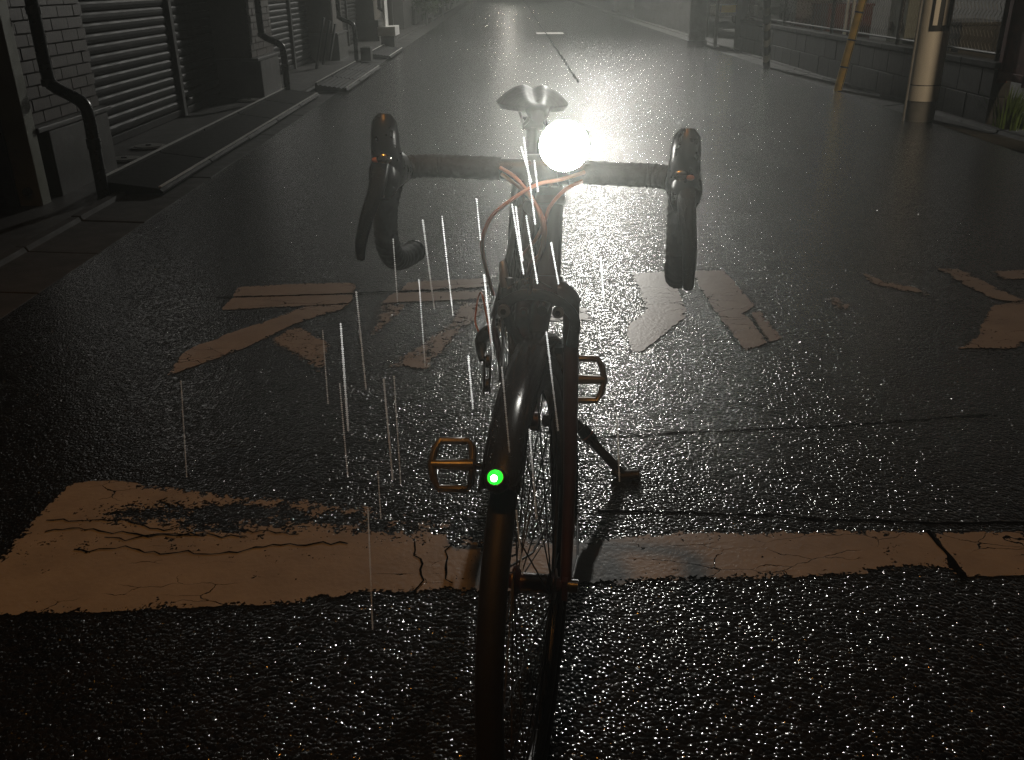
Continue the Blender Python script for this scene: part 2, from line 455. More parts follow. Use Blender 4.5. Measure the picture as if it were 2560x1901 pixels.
POLY = {
'su_a': [(-1.15, 3.635), (-0.955, 3.663), (-0.682, 3.678), (-0.651, 3.632), (-0.645, 3.525), (-0.922, 3.517), (-1.136, 3.511)],
'su_b': [(-1.135, 3.493), (-0.919, 3.503), (-0.65, 3.514), (-0.634, 3.457), (-0.646, 3.403), (-0.765, 3.386), (-0.89, 3.37), (-1.138, 3.344)],
'su_c': [(-0.819, 3.367), (-0.644, 3.394), (-0.665, 3.328), (-0.766, 3.231), (-0.819, 3.163), (-0.884, 3.033), (-0.936, 2.942), (-1.046, 2.801), (-1.131, 2.698), (-1.133, 2.783), (-1.14, 2.905), (-1.12, 2.965), (-1.05, 3.04), (-1.047, 3.073), (-0.932, 3.203)],
'su_d': [(-0.793, 3.171), (-0.678, 3.024), (-0.629, 2.944), (-0.625, 2.84), (-0.62, 2.709), (-0.646, 2.71), (-0.669, 2.772), (-0.725, 2.83), (-0.786, 2.905), (-0.88, 3.017)],
'ku_a': [(-0.434, 3.672), (-0.09, 3.704), (-0.094, 3.582), (-0.455, 3.551)],
'ku_b': [(-0.485, 3.521), (-0.1, 3.546), (-0.105, 3.431), (-0.388, 3.411), (-0.516, 3.397)],
'ku_c': [(-0.518, 3.388), (-0.381, 3.405), (-0.432, 3.216), (-0.472, 3.097), (-0.518, 3.002), (-0.516, 3.202)],
'ku_d': [(-0.208, 3.412), (-0.046, 3.404), (-0.13, 3.202), (-0.194, 3.003), (-0.245, 2.81), (-0.277, 2.731), (-0.413, 2.734), (-0.401, 2.789), (-0.339, 2.947), (-0.238, 3.155)],
'bar': [(0.094, 3.313), (0.31, 3.303), (0.3, 3.168), (0.089, 3.168)],
'ru_a': [(0.522, 3.748), (0.669, 3.761), (0.686, 3.543), (0.673, 3.262), (0.654, 3.181), (0.529, 2.981), (0.444, 2.848), (0.412, 2.849), (0.416, 3.059), (0.434, 3.113), (0.514, 3.245), (0.523, 3.551)],
'ru_b': [(0.783, 3.765), (0.929, 3.769), (0.937, 3.586), (0.946, 3.297), (0.873, 3.21), (0.891, 3.17), (0.89, 2.916), (0.797, 2.833), (0.779, 3.233), (0.78, 3.457)],
'ru_c': [(0.911, 3.222), (0.951, 3.237), (0.955, 2.953), (0.895, 2.916)],
'zo_a': [(1.232, 3.396), (1.308, 3.4), (1.323, 3.255), (1.298, 3.228), (1.221, 3.236)],
'zo_b': [(1.491, 3.703), (1.53, 3.686), (1.556, 3.569), (1.652, 3.508), (1.681, 3.324), (1.658, 3.307), (1.63, 3.416), (1.553, 3.472), (1.495, 3.544)],
'zo_c': [(1.84, 3.754), (1.951, 3.748), (1.963, 3.534), (1.995, 3.309), (1.956, 3.273), (1.882, 3.352), (1.862, 3.484)],
'zo_d': [(1.843, 3.255), (1.995, 3.309), (2.168, 3.363), (2.089, 3.196), (1.869, 2.923), (1.758, 2.859), (1.694, 2.824), (1.517, 2.831), (1.645, 2.943), (1.706, 3.056)],
'zo_e': [(2.052, 3.697), (2.358, 3.702), (2.303, 3.573), (2.055, 3.58)],
'stop_a': [(-1.181, 1.388), (-1.158, 1.696), (-1.151, 1.871), (-1.141, 2.014), (-1.039, 2.029), (-0.892, 1.989), (-0.732, 1.95), (-0.52, 1.916), (-0.283, 1.872), (-0.084, 1.829), (0.197, 1.749), (0.332, 1.773), (0.594, 1.753), (0.768, 1.748), (0.95, 1.728), (0.952, 1.679), (0.951, 1.621), (0.948, 1.573), (0.878, 1.595), (0.709, 1.579), (0.544, 1.57), (0.382, 1.568), (0.203, 1.556), (-0.08, 1.53), (-0.317, 1.548), (-0.363, 1.532), (-0.465, 1.507), (-0.58, 1.507), (-0.792, 1.495), (-0.91, 1.492), (-1.05, 1.485), (-1.189, 1.479)],
'stop_b': [(0.958, 1.73), (1.123, 1.73), (1.324, 1.725), (1.233, 1.559), (1.079, 1.568), (0.953, 1.563)],
}
def marking(label, parts):
    c = np.mean([q for k, _ in parts for q in POLY[k]], 0)
    t = thing('road_marking', label, 'road marking')
    for k, we in parts: stroke('painted_stroke', POLY[k], we, t)
    return t
def blob(pts, c, r): return np.exp(-(((pts - np.array(c)) / np.array(r)) ** 2).sum(1))
marking('white painted katakana su on the wet asphalt, leftmost of the road characters', [('su_a', .02), ('su_b', .0), ('su_c', .0), ('su_d', .34)])
marking('worn white painted katakana ku on the road just left of the bicycle', [('ku_a', .08), ('ku_b', .02), ('ku_c', .42), ('ku_d', .42)])
marking('short white painted dash stroke on the road behind the bicycle fork', [('bar', .12)])
marking('white painted katakana ru of two thick strokes right of the handlebar drop', [('ru_a', .08), ('ru_b', .04), ('ru_c', .12)])
marking('small faded white paint patch on the road right of the two-stroke character', [('zo_a', .42)])
marking('worn white painted katakana zo cut off by the right picture edge', [('zo_b', .27), ('zo_c', .22), ('zo_d', .12), ('zo_e', .1)])
def stopwear(p):
    return (.03 + .62 * blob(p, (-.35, 1.82), (.5, .085)) + .75 * blob(p, (.15, 1.77), (.3, .075)) + .5 * blob(p, (-.8, 1.87), (.28, .06)) + .22 * blob(p, (-.9, 1.72), (.3, .05))
            + .45 * blob(p, (.86, 1.58), (.12, .05)) + .3 * blob(p, (.5, 1.56), (.5, .03)) + .3 * blob(p, (-.2, 1.53), (.3, .03))
            + .35 * blob(p, (.5, 1.76), (.3, .025)))
t = thing('stop_line', 'wide worn white stop line across the road under the front wheel', 'stop line')
stroke('painted_stroke', POLY['stop_a'], stopwear, t, cell=.011)
stroke('painted_stroke', POLY['stop_b'], .02, t, cell=.011)
# puddle glint further up the lane, painted on as a white bar
t = thing('road_marking', 'faint puddle glint painted as a short white bar far up the lane on the seam', 'road marking')
POLY['far_glint'] = [(.70, 22.45), (1.34, 22.3), (1.34, 23.0), (.70, 23.15)]
stroke('painted_stroke', POLY['far_glint'], .15, t, cell=.05)

for pts, lab in [([(-1.1, 1.80), (-.9, 1.79), (-.7, 1.775), (-.5, 1.765)], 'long thin crack in the upper left part of the stop line'),
                 ([(-1.12, 1.845), (-.95, 1.815), (-.8, 1.80)], 'short crack at the top left corner of the stop line'),
                 ([(-1.0, 1.72), (-.85, 1.715), (-.7, 1.695), (-.55, 1.715), (-.38, 1.72)], 'jagged dark crack across the middle left of the stop line'),
                 ([(-.95, 1.76), (-.75, 1.75), (-.62, 1.755)], 'fine crack between the two long cracks of the stop line'),
                 ([(-.22, 1.73), (-.2, 1.66), (-.19, 1.58), (-.2, 1.54)], 'upright crack through the stop line left of the front wheel'),
                 ([(-.14, 1.71), (-.15, 1.64), (-.13, 1.57)], 'upright crack through the stop line closest to the front wheel')]:
    strip('road_crack', pts, .005, .0034, M['tar'], lab, .011, 'road crack')
# ------------------------------------------------------------------ left: terrace of shuttered units, 5 m apart
XF = -2.76          # brick face
XS = -3.16          # shutter plane
brick_me = None
slat_me = {}
def brick_part(parent, y, z, ln):
    global brick_me
    if brick_me is None:
        o = MB().box(0, .012, 0, 1, 0, .061).build('brick', M['brick'], parent); brick_me = o.data
    else:
        o = link('brick', brick_me, None, parent)
    o.location = (XF - .004 + random.uniform(-.002, .002), y, z); o.scale = (1, ln, 1)
    return o
def pilaster(root, y0, top, detailed):
    """brick-faced pier on a concrete base"""
    p = MB().box(XS - .2, XF - .003, y0, y0 + 1.0, .40, top).build('pilaster', M['mortar'], root)
    MB().box(XS - .2, XF + .06, y0 + .12, y0 + .98, -.02, .40).build('pilaster_base', M['base'], p, bevel=.012)
    MB().box(XS - .2, XF + .075, y0 - .02, y0 + 1.02, .402, .432).build('base_sill', M['base'], p, bevel=.006)
    if detailed:
        z = .438; k = 0
        zt = detailed
        while z < zt:
            y = y0 + .004 - (.11 if k % 2 else 0)
            while y < y0 + .99:
                a = max(y, y0 + .004); b = min(y + .21, y0 + .996)
                if b - a > .03: brick_part(p, a, z, b - a)
                y += .219
            z += .0705; k += 1
    return p
def slat_part(parent, y, z, ln):
    key = 's'
    if key not in slat_me:
        prof = [(0, 0), (.016, .006), (.022, .03), (.022, .052), (.014, .066), (.004, .072), (-.006, .072), (-.006, 0)]
        rings = [[Vector((x, yy, zz)) for x, zz in prof] for yy in (0, 1)]
        o = MB().loft(rings).build('slat', M['slat'], parent); slat_me[key] = o.data
    else:
        o = link('slat', slat_me[key], None, parent)
    o.location = (XS + random.uniform(-.0015, .0015), y, z); o.scale = (1, ln, 1); o.rotation_euler = (0, R(random.uniform(-2.5, 2.5)), 0)
def shutter(root, ya, yb, ztop):
    s = MB().box(XS - .05, XS - .02, ya, yb, .05, 2.5).build('shutter', M['steel'], root)
    z = .085
    while z < ztop: slat_part(s, ya + .02, z, yb - ya - .04); z += .076
    MB().box(XS - .03, XS + .03, ya + .01, yb - .01, .015, .078).build('bottom_rail', M['slat'], s, bevel=.006)
    return s
def drain_pipe(root, y, x0=XF + .085, dz=0):
    pts = spline([(x0, y + .2, 3.2), (x0, y + .2, 1.2), (x0, y + .2, .72 + dz), (x0 + .03, y + .19, .64 + dz), (x0 + .2, y + .1, .57 + dz), (x0 + .245, y + .08, .5 + dz), (x0 + .25, y + .07, .3), (x0 + .25, y + .06, -.02)], 6)
    d = MB().tube(pts, .036, 12).build('drain_pipe', M['pipe'], root, smooth=True)
    for zz in (1.05, .66):
        MB().tube([(x0, y + .2, zz + .02), (x0, y + .2, zz - .02)], .041, 12).build('pipe_bracket', M['steel'], d)
    MB().cyl((x0 + .25, y + .07, .36), (x0 + .25, y + .07, .30), .041).build('pipe_socket', M['pipe'], d, smooth=True)
def unit(y0, label, ztop, zbrick, ramp=None):
    root = thing('shuttered_building', label, 'building', (0, 0, 0), group='terrace of shuttered buildings on the left')
    pilaster(root, y0, 3.4, zbrick)
    drain_pipe(root, y0)
    MB().box(XS - .5, XS - .06, y0 - .02, y0 + 4.98, -.03, 3.4).build('wall', M['wall'], root)
    MB().box(XS - .4, XF + .02, y0, y0 + 4.99, 2.52, 3.4).build('shutter_hood', M['wall'], root)
    shutter(root, y0 + 1.0, y0 + 3.66, ztop)
    MB().box(XS - .06, XS + .055, y0 + 3.66, y0 + 3.74, .0, 2.5).build('shutter_post', M['steel'], root, bevel=.006)
    shutter(root, y0 + 3.74, y0 + 5.0, ztop)
    return root
unit(5.32, 'nearest shuttered building at the left with brick pilaster and bent black downpipe', 1.45, 1.35)
unit(10.32, 'second shuttered building from the camera, its slats catching the lamp light', 1.25, 1.2)
unit(15.32, 'third shuttered building along the left side of the lane', 1.1, 0)
unit(20.32, 'fourth and farthest shuttered building along the left side of the lane', 0, 0)
# plain neighbours
def plain_house(y0, y1, x1, h, label):
    r = thing('terrace_house', label, 'building', group='dark houses further up the left side')
    MB().box(-8, x1, y0, y1, -.03, h).build('wall', M['wall'], r)
    MB().box(-8.2, x1 + .25, y0 - .1, y1 + .1, h, h + .15).build('roof', M['steel'], r)
    for k in range(int((y1 - y0) // 3)):
        y = y0 + .8 + 3 * k
        wd = MB().box(x1 - .02, x1 + .03, y, y + 1.2, 1.1, 2.1).build('window', M['steel'], r)
        MB().box(x1 + .031, x1 + .036, y + .06, y + 1.14, 1.16, 2.04).build('pane', M['glass'], wd)
        MB().box(x1 - .02, x1 + .04, y + 1.6, y + 2.4, 0, 2.0).build('door', M['steel'], r)
    return r
plain_house(25.5, 33, -2.7, 5.5, 'dark house on the left just beyond the shuttered terrace')
plain_house(33.3, 44, -2.5, 6.5, 'dark house on the left, second beyond the shuttered terrace')
plain_house(44.4, 58, -2.8, 5.5, 'farthest dark house on the left of the lane')
plain_house(-7, 5.0, -3.35, 5.5, 'dark house at the left edge in front of the cream door post')
# cream door post and what stands beside it
r = thing('door_post', 'tall cream painted post at the left picture edge beside the brick pilaster', 'post')
MB().box(-2.83, -2.70, 5.19, 5.30, -.02, 2.8).build('post', M['cream'], r, bevel=.006)
MB().box(-2.9, -2.832, 5.17, 5.28, -.02, 2.8).build('post_edge', M['steel'], r)
MB().cyl((-2.76, 5.19, .10), (-2.76, 5.15, .10), .022).build('latch', M['steel'], r, smooth=True)
r = thing('meter_box', 'small pale box with a pipe low at the left picture edge', 'box')
MB().box(-3.06, -2.98, 5.12, 5.22, .1, .26).build('box', M['cream'], r, bevel=.008)
MB().cyl((-3.02, 5.17, .1), (-3.02, 5.17, -.02), .02).build('pipe', M['steel'], r)
# drive-over ramps in the gutter
def ramp(y0, y1, xa, xb, label, rib=.008):
    r = thing('kerb_ramp', label, 'ramp', group='steel kerb ramps in the left gutter')
    y = y0; me = None
    while y < y1 - .2:
        ln = .98
        if me is None:
            prof = [(xa, .0), (xa, .012), (xa - .02, .03)]
            nrib = 6
            for i in range(nrib if rib > .003 else 0):
                x = xa - .03 - (abs(xb - xa) - .05) * i / nrib; z = .03 + .045 * i / nrib; dx = (abs(xb - xa) - .05) / nrib
                prof += [(x, z), (x - dx * .25, z + rib), (x - dx * .6, z + rib), (x - dx * .8, z)]
            prof += [(xb + .012, .078), (xb + .01, .095), (xb - .012, .095), (xb - .014, .0)]
            rings = [[Vector((x, yy, z)) for x, z in prof] for yy in (0, ln)]
            o = MB().loft(rings).build('ramp_plate', M['ramp'], r); me = o.data
        else: o = link('ramp_plate', me, None, r)
        o.location = (random.uniform(-.004, .004), y, .02 + random.uniform(-.002, .004)); y += 1.0
    for xe, ze in ((xa - .022, .056), (xb, .118)):
        MB().box(xe - .009, xe + .009, y0 + .02, y - .04, ze, ze + .007).build('edge_glint', M['white'], r)  # plain white strips paint the wet glint along both edges
ramp(5.42, 10.4, -2.08, -2.44, 'long flat steel ramp with two painted edge glints in front of the nearest shutter', .0015)
ramp(10.85, 13.8, -1.84, -2.2, 'ribbed steel ramp before the second shuttered building')
ramp(15.6, 17.6, -1.9, -2.25, 'short ribbed steel ramp before the third shuttered building')
for (x, y, rr, lab) in [(-2.8, 7.16, .13, 'round pale drain lid in front of the nearest shutter'), (-2.78, 6.62, .12, 'round drain lid closest to the base of the nearest pilaster'),
                        (-2.78, 10.1, .13, 'round drain lid beside the second downpipe')]:
    r = thing('drain_lid', lab, 'drain lid', (x, y, .012), group='round drain lids on the left pavement')
    MB().cyl((0, 0, 0), (0, 0, .014), rr, 28).build('rim', M['lid'], r)
    MB().cyl((0, 0, .0145), (0, 0, .02), rr * .8, 28).build('cover', M['lid'], r)
    MB().box(-.02, .02, -.006, .006, .0205, .028).build('grip', M['steel'], r)
# lumber / clutter by the third unit
r = thing('plank_bundle', 'few dark planks leaning by the second shuttered building', 'planks')
for k in range(3):
    MB().obox((-2.72 + .07 * k, 14.0 + .12 * k, .36), (Vector((.95, 0, -.25)).normalized(), (0, 1, 0), Vector((.25, 0, .97)).normalized()), (.012, .05, .36 - .05 * k)).build('plank', M['wall'], r)
r = thing('signboard', 'pale upright board on a white box standing left up the lane', 'sign')
MB().box(-2.24, -2.2, 17.62, 18.1, .42, 1.9).build('board', M['white'], r, bevel=.006)
MB().box(-2.26, -2.12, 18.12, 18.18, .3, 1.9).build('side_post', M['base'], r)
MB().box(-2.34, -2.02, 17.5, 18.2, .26, .42).build('shelf', M['white'], r, bevel=.01)
MB().box(-2.3, -2.06, 17.6, 18.1, 0, .26).build('foot', M['base'], r)
r = thing('concrete_block', 'small pale concrete block on the left gutter edge up the lane', 'block', (-2.2, 15.0, .04))
MB().box(-.08, .08, -.12, .12, 0, .2).build('block_body', M['base'], r, bevel=.012)
MB().box(-.05, .05, -.08, .08, .2, .203).build('cap', M['gutter'], r)
def shrub(x, y, h, rad, n, label, grp=None):
    r = thing('shrub', label, 'shrub', (x, y, 0), group=grp)
    MB().tube([(0, 0, -.02), (.02, .01, h * .5)], [.03, .015], 7).build('trunk', M['wall'], r)
    mb = MB()
    for i in range(n):
        d = Vector((random.gauss(0, 1), random.gauss(0, 1), random.gauss(0, 1))).normalized() * rad * random.uniform(.35, 1) * (1 + .25 * math.sin(i * .7))
        c = Vector((d.x, d.y * 1.2, h * .62 + d.z * h * .55 / max(rad, .01) * .6)); c.z = max(c.z, .05)
        a = Vector((random.gauss(0, 1), random.gauss(0, 1), random.gauss(0, .6))).normalized(); b = a.cross(Vector((random.gauss(0, 1), random.gauss(0, 1), 1))).normalized()
        s = random.uniform(.03, .06)
        mb.add([c - a * s, c + b * s * .4, c + a * s, c - b * s * .4], [(0, 1, 2, 3)])
    mb.build('crown', M['leaf'], r)
    return r
for k, (x, y, h, lab) in enumerate([(-2.25, 27.5, 1.0, 'dark leafy shrub left up the lane, nearest of the row'), (-2.3, 30.2, 1.2, 'dark leafy shrub in the middle of the left row'), (-2.2, 33.6, 1.1, 'dark leafy shrub farthest up the left row')]):
    shrub(x, y, h, .42, 900, lab, 'shrubs along the left houses')
# ------------------------------------------------------------------ right: low block wall, mesh fence, poles
XW = 3.93
wall = thing('block_wall', 'low dark concrete block wall along the right side under the mesh fence', 'wall')
bme = None
y = 7.62; 
for course in range(2):
    yy = 7.62 - (.2 if course else 0)
    while yy < 16.2:
        a = max(yy, 7.62); b = min(yy + .39, 16.2)
        if b - a > .05:
            if bme is None:
                o = MB().box(0, .15, 0, 1, 0, .21).build('block', M['block'], wall, bevel=.006); bme = o.data
            else: o = link('block', bme, None, wall)
            o.location = (XW + random.uniform(-.003, .003), a, .02 + .218 * course); o.scale = (1, b - a, 1)
        yy += .398
MB().box(XW + .02, XW + .13, 7.63, 16.19, -.02, .44).build('core', M['wall'], wall)
yy = 7.6
while yy < 16.2:
    b = min(yy + .598, 16.22)
    MB().box(XW - .012, XW + .165, yy, b - .006, .458, .505).build('coping', M['gutter'], wall, bevel=.006); yy += .6
# chain-link fence
fence = thing('mesh_fence', 'galvanised mesh fence standing on the low block wall at the right', 'fence')
for yy in np.arange(7.75, 16.2, 2.05):
    MB().tube([(XW + .07, yy, .5), (XW + .07, yy, 2.1)], .022, 9).build('fence_post', M['steel'], fence, smooth=True)
MB().tube([(XW + .07, 7.7, 1.9), (XW + .07, 16.2, 1.9)], .016, 8).build('rail', M['steel'], fence)
MB().tube([(XW + .07, 7.7, .56), (XW + .07, 16.2, .56)], .012, 8).build('rail', M['steel'], fence)
wme = None
for k in range(130):
    yy = 7.78 + k * .064
    if yy > 16.1: break
    if wme is None:
        pts = [(.012 * math.sin(i * math.pi), (.026 if i % 2 else -.026), .57 + i * .052) for i in range(26)]
        o = MB().tube(pts, .0022, 4, cap=False).build('wire', M['wire'], fence); wme = o.data
    else: o = link('wire', wme, None, fence)
    o.location = (XW + .07, yy, 0)
# rusty gate leaf and post where the wall ends
r = thing('gate_leaf', 'rust red sheet metal gate leaf at the near end of the mesh fence', 'gate')
MB().box(XW + .05, XW + .08, 7.2, 7.6, .44, 1.9).build('sheet', M['rust'], r)
MB().box(XW + .03, XW + .1, 7.58, 7.64, .35, 1.95).build('stile', M['rust'], r, bevel=.005)
MB().box(XW + .03, XW + .1, 7.18, 7.24, .35, 1.95).build('stile', M['rust'], r, bevel=.005)
MB().box(XW + .03, XW + .1, 7.2, 7.62, .38, .44).build('bottom_rail', M['rust'], r, bevel=.005)
r = thing('gate_post', 'dark square gate post near the right picture edge', 'post')
MB().box(XW, XW + .16, 6.55, 6.72, 0, 2.0).build('post', M['wall'], r, bevel=.01)
MB().box(XW - .015, XW + .175, 6.535, 6.735, 2.0, 2.04).build('cap', M['gutter'], r, bevel=.008)
# weeds
def weeds(x, y, h, n, spread, label):
    r = thing('weed_clump', label, 'weeds', (x, y, 0))
    mb = MB()
    for i in range(n):
        a = random.uniform(0, 6.28); b = random.uniform(0, spread); base = Vector((b * math.cos(a), b * math.sin(a), -.02))
        lean = Vector((math.cos(a), math.sin(a), 0)) * random.uniform(.05, .5) * h; hh = h * random.uniform(.45, 1)
        side = Vector((-math.sin(a), math.cos(a), 0)) * random.uniform(.003, .008)
        P = [base + lean * t * t + Vector((0, 0, hh * t)) for t in (0, .35, .7, 1)]
        wd = [1, .9, .55, .05]
        vs = []
        for p_, q in zip(P, wd): vs += [p_ - side * q, p_ + side * q]
        mb.add(vs, [(0, 1, 3, 2), (2, 3, 5, 4), (4, 5, 7, 6)])
    o = mb.build('blades', M['grass'], r); o['kind'] = 'stuff'
    MB().ball((0, 0, 0), spread * .6, 9, 5, (1, 1, .3)).build('root_ball', M['wall'], r)
weeds(4.16, 7.72, .36, 420, .2, 'tuft of green weeds at the right picture edge by the wall')
weeds(4.0, 16.6, .12, 60, .08, 'tiny tuft of weeds at the driveway corner')
# utility pole with wrap
P0 = Vector((3.575, 8.06, 0))
r = thing('utility_pole', 'pale concrete utility pole wrapped in a cream sheet at the right', 'utility pole', P0)
MB().tube([(0, 0, -.05), (0, 0, 9)], [.122, .095], 32).build('pole_shaft', M['polegrey'], r, smooth=True)
def curved(z0, z1, a0, a1, rad, n=14, th=.004):
    mb = MB(); vs = []; fs = []
    for i in range(n + 1):
        a = a0 + (a1 - a0) * i / n
        for z in (z0, z1):
            for rr in (rad, rad + th): vs.append((rr * math.cos(a), rr * math.sin(a), z))
    for i in range(n):
        b = 4 * i
        fs += [(b + 1, b + 5, b + 7, b + 3), (b, b + 2, b + 6, b + 4), (b, b + 4, b + 5, b + 1), (b + 2, b + 3, b + 7, b + 6)]
    fs += [(0, 1, 3, 2), (4 * n, 4 * n + 2, 4 * n + 3, 4 * n + 1)]
    return mb.add(vs, fs)
wrap = curved(.17, 1.7, R(-205), R(28), .1255, 26).build('wrap_sheet', M['wrap'], r, smooth=True)
sg = curved(.73, 1.6, R(-128), R(-48), .1305, 12).build('printed_panel', M['black'], wrap)
for a in (-111, -79):
    curved(.775, 1.58, R(a - 7.5), R(a + 7.5), .1355, 4, .002).build('white_bar', M['wrap'], sg)
MB().tube([(-.15, -.035, -.02), (-.145, -.035, 2.6)], .011, 8).build('conduit', M['polegrey'], r, smooth=True)
for z in (.3, 1.02, 1.5): MB().tube([(.1285 * math.cos(t), .1285 * math.sin(t), z) for t in np.linspace(0, 6.283, 33)[:-1]], .004, 6, closed=True).build('strap', M['steel'], wrap if z > 1 else r)
# guy-wire covers
def guy(name, base, top, rad, mat, label, bands, bandmat):
    r = thing(name, label, 'guy cover')
    a = Vector(base); b = Vector(top); d = (b - a)
    ln = d.length; dn = d.normalized()
    MB().cyl(a - dn * .05, b, rad, 16).build('tube', mat, r, smooth=True)
    MB().cyl(b, b + dn * 3.0, .006, 6).build('steel_wire', M['wire'], r)
    return r, a, dn, ln
r, a, dn, ln = guy('guy_cover', (3.64, 10.34, 0), (3.99, 10.36, 2.2), .043, M['yellow'], 'leaning yellow plastic guy cover with black bands in front of the wall', 3, None)
for k, t_ in enumerate((.24, .52, .8, 1.1, 1.4)): MB().cyl(a + dn * t_, a + dn * (t_ + .016), .0465, 16).build('band', M['black'], r, smooth=True)
MB().box(.0, .0, 0, 0, 0, 0) if False else None
sd_ = Vector((.55, -.83, 0)); MB().obox(a + dn * .62 + sd_ * .0425, (Vector((.83, .55, 0)), sd_, dn), (.0035, .0025, .6)).build('seam', M['black'], r)
r, a, dn, ln = guy('guy_cover', (3.60, 13.15, 0), (3.44, 13.2, 1.9), .05, M['black'], 'black and white striped guy cover beside the low wall', 0, None)
for k in range(9):
    # slanted white bands
    c = a + dn * (.12 + k * .2); up = dn; u = Vector((1, 0, 0)); v = dn.cross(u).normalized(); vs = []; n = 16
    for i in range(n + 1):
        t_ = 2 * math.pi * i / n
        for dz in (0, .085): vs.append(c + (u * math.cos(t_) + v * math.sin(t_)) * .0515 + up * (dz + .05 * math.sin(t_ + .6)))
    MB().add(vs, [(2 * i, 2 * i + 2, 2 * i + 3, 2 * i + 1) for i in range(n)]).build('white_band', M['white'], r)
r = thing('utility_pole', 'dark concrete utility pole standing by the driveway up the lane', 'utility pole', (3.52, 17.75, 0))
MB().tube([(0, 0, -.05), (0, 0, 9)], [.16, .12], 22).build('pole_shaft', M['polegrey'], r, smooth=True)
MB().cyl((0, 0, -.03), (0, 0, .09), .185, 22).build('collar', M['wall'], r, smooth=True)
r = thing('gate_tube', 'thin grey steel post just right of the dark utility pole', 'post', (3.72, 17.1, 0))
MB().tube([(0, 0, -.02), (0, 0, 2.2)], .034, 12).build('tube', M['polegrey'], r, smooth=True)
MB().cyl((0, 0, 2.2), (0, 0, 2.23), .04).build('cap', M['steel'], r, smooth=True)
sheet('driveway', 3.88, 9.0, 16.3, 30, .02, M['gutter'])
# boundary walls beyond the driveway and behind the fence
def plain_wall(x0, x1, y0, y1, h, label, mat='wall'):
    r = thing('boundary_wall', label, 'wall')
    MB().box(x0, x1, y0, y1, -.03, h).build('wall_body', M[mat], r)
    MB().box(x0 - .02, x1 + .02, y0 - .02, y1 + .02, h, h + .05).build('coping', M['gutter'], r)
    return r
plain_wall(4.02, 4.2, 20.0, 30.6, 1.7, 'tall dark boundary wall on the right beyond the driveway')
plain_wall(4.2, 4.4, 38, 60, 1.8, 'farthest boundary wall on the right of the lane')
plain_wall(3.94, 4.14, 16.22, 16.62, 1.25, 'square end pier of the low wall beside the driveway', 'block')
r = thing('yard_building', 'large dark building standing behind the mesh fence on the right', 'building')
MB().box(8.5, 14, 4, 30, -.03, 6).build('wall', M['wall'], r)
for k in range(5):
    wd = MB().box(8.46, 8.51, 6 + 4 * k, 7.6 + 4 * k, 1.0, 2.1).build('window', M['steel'], r)
    MB().box(8.45, 8.458, 6.08 + 4 * k, 7.52 + 4 * k, 1.08, 2.02).build('pane', M['glass'], wd)
MB().box(8.2, 14.2, 3.8, 30.2, 6, 6.2).build('roof', M['steel'], r)
r = thing('far_house', 'dark house on the right far up the lane', 'building')
MB().box(4.6, 12, 40, 58, -.03, 6).build('wall', M['wall'], r)
MB().box(4.4, 12.2, 39.8, 58.2, 6, 6.2).build('roof', M['steel'], r)
r = thing('end_house', 'dark house closing the far end of the lane', 'building')
MB().box(-14, 16, 118, 126, -.03, 7).build('wall', M['wall'], r)
MB().box(-14.3, 16.3, 117.7, 126.3, 7, 7.3).build('roof', M['steel'], r)
# stored things behind the fence
def crate(x, y, z, sx, sy, sz, mat, label, name='storage_box'):
    r = thing(name, label, 'box', (x, y, z))
    MB().box(-sx / 2, sx / 2, -sy / 2, sy / 2, 0, sz).build('box_body', M[mat], r, bevel=.015)
    MB().box(-sx / 2 - .012, sx / 2 + .012, -sy / 2 - .012, sy / 2 + .012, sz, sz + .03).build('box_lid', M[mat], r, bevel=.006)
    for k in (-1, 1): MB().box(-sx / 2 - .02, -sx / 2 - .002, k * sy * .3 - .02, k * sy * .3 + .02, sz * .6, sz * .7).build('handle', M['steel'], r)
crate(4.6, 13.3, 0, .6, .7, .78, 'rust', 'brown lidded box behind the fence between the two guy covers')
crate(4.7, 11.0, 0, .5, .5, .95, 'cream', 'pale lidded box behind the fence beside the yellow guy cover')
crate(4.75, 15.2, 0, .7, .9, .9, 'carsilver', 'grey lidded box behind the fence next to the driveway pier')
crate(4.65, 9.7, 0, .5, .8, .7, 'wall', 'dark box behind the fence nearest the wrapped utility pole')
r = thing('white_stake', 'pair of white stakes standing behind the fence left of the yellow cover', 'stake')
for k in range(2): MB().box(4.12 + .03 * k, 4.15 + .03 * k, 11.75 - .12 * k, 11.79 - .12 * k, 0, 1.4).build('stake', M['white'], r)

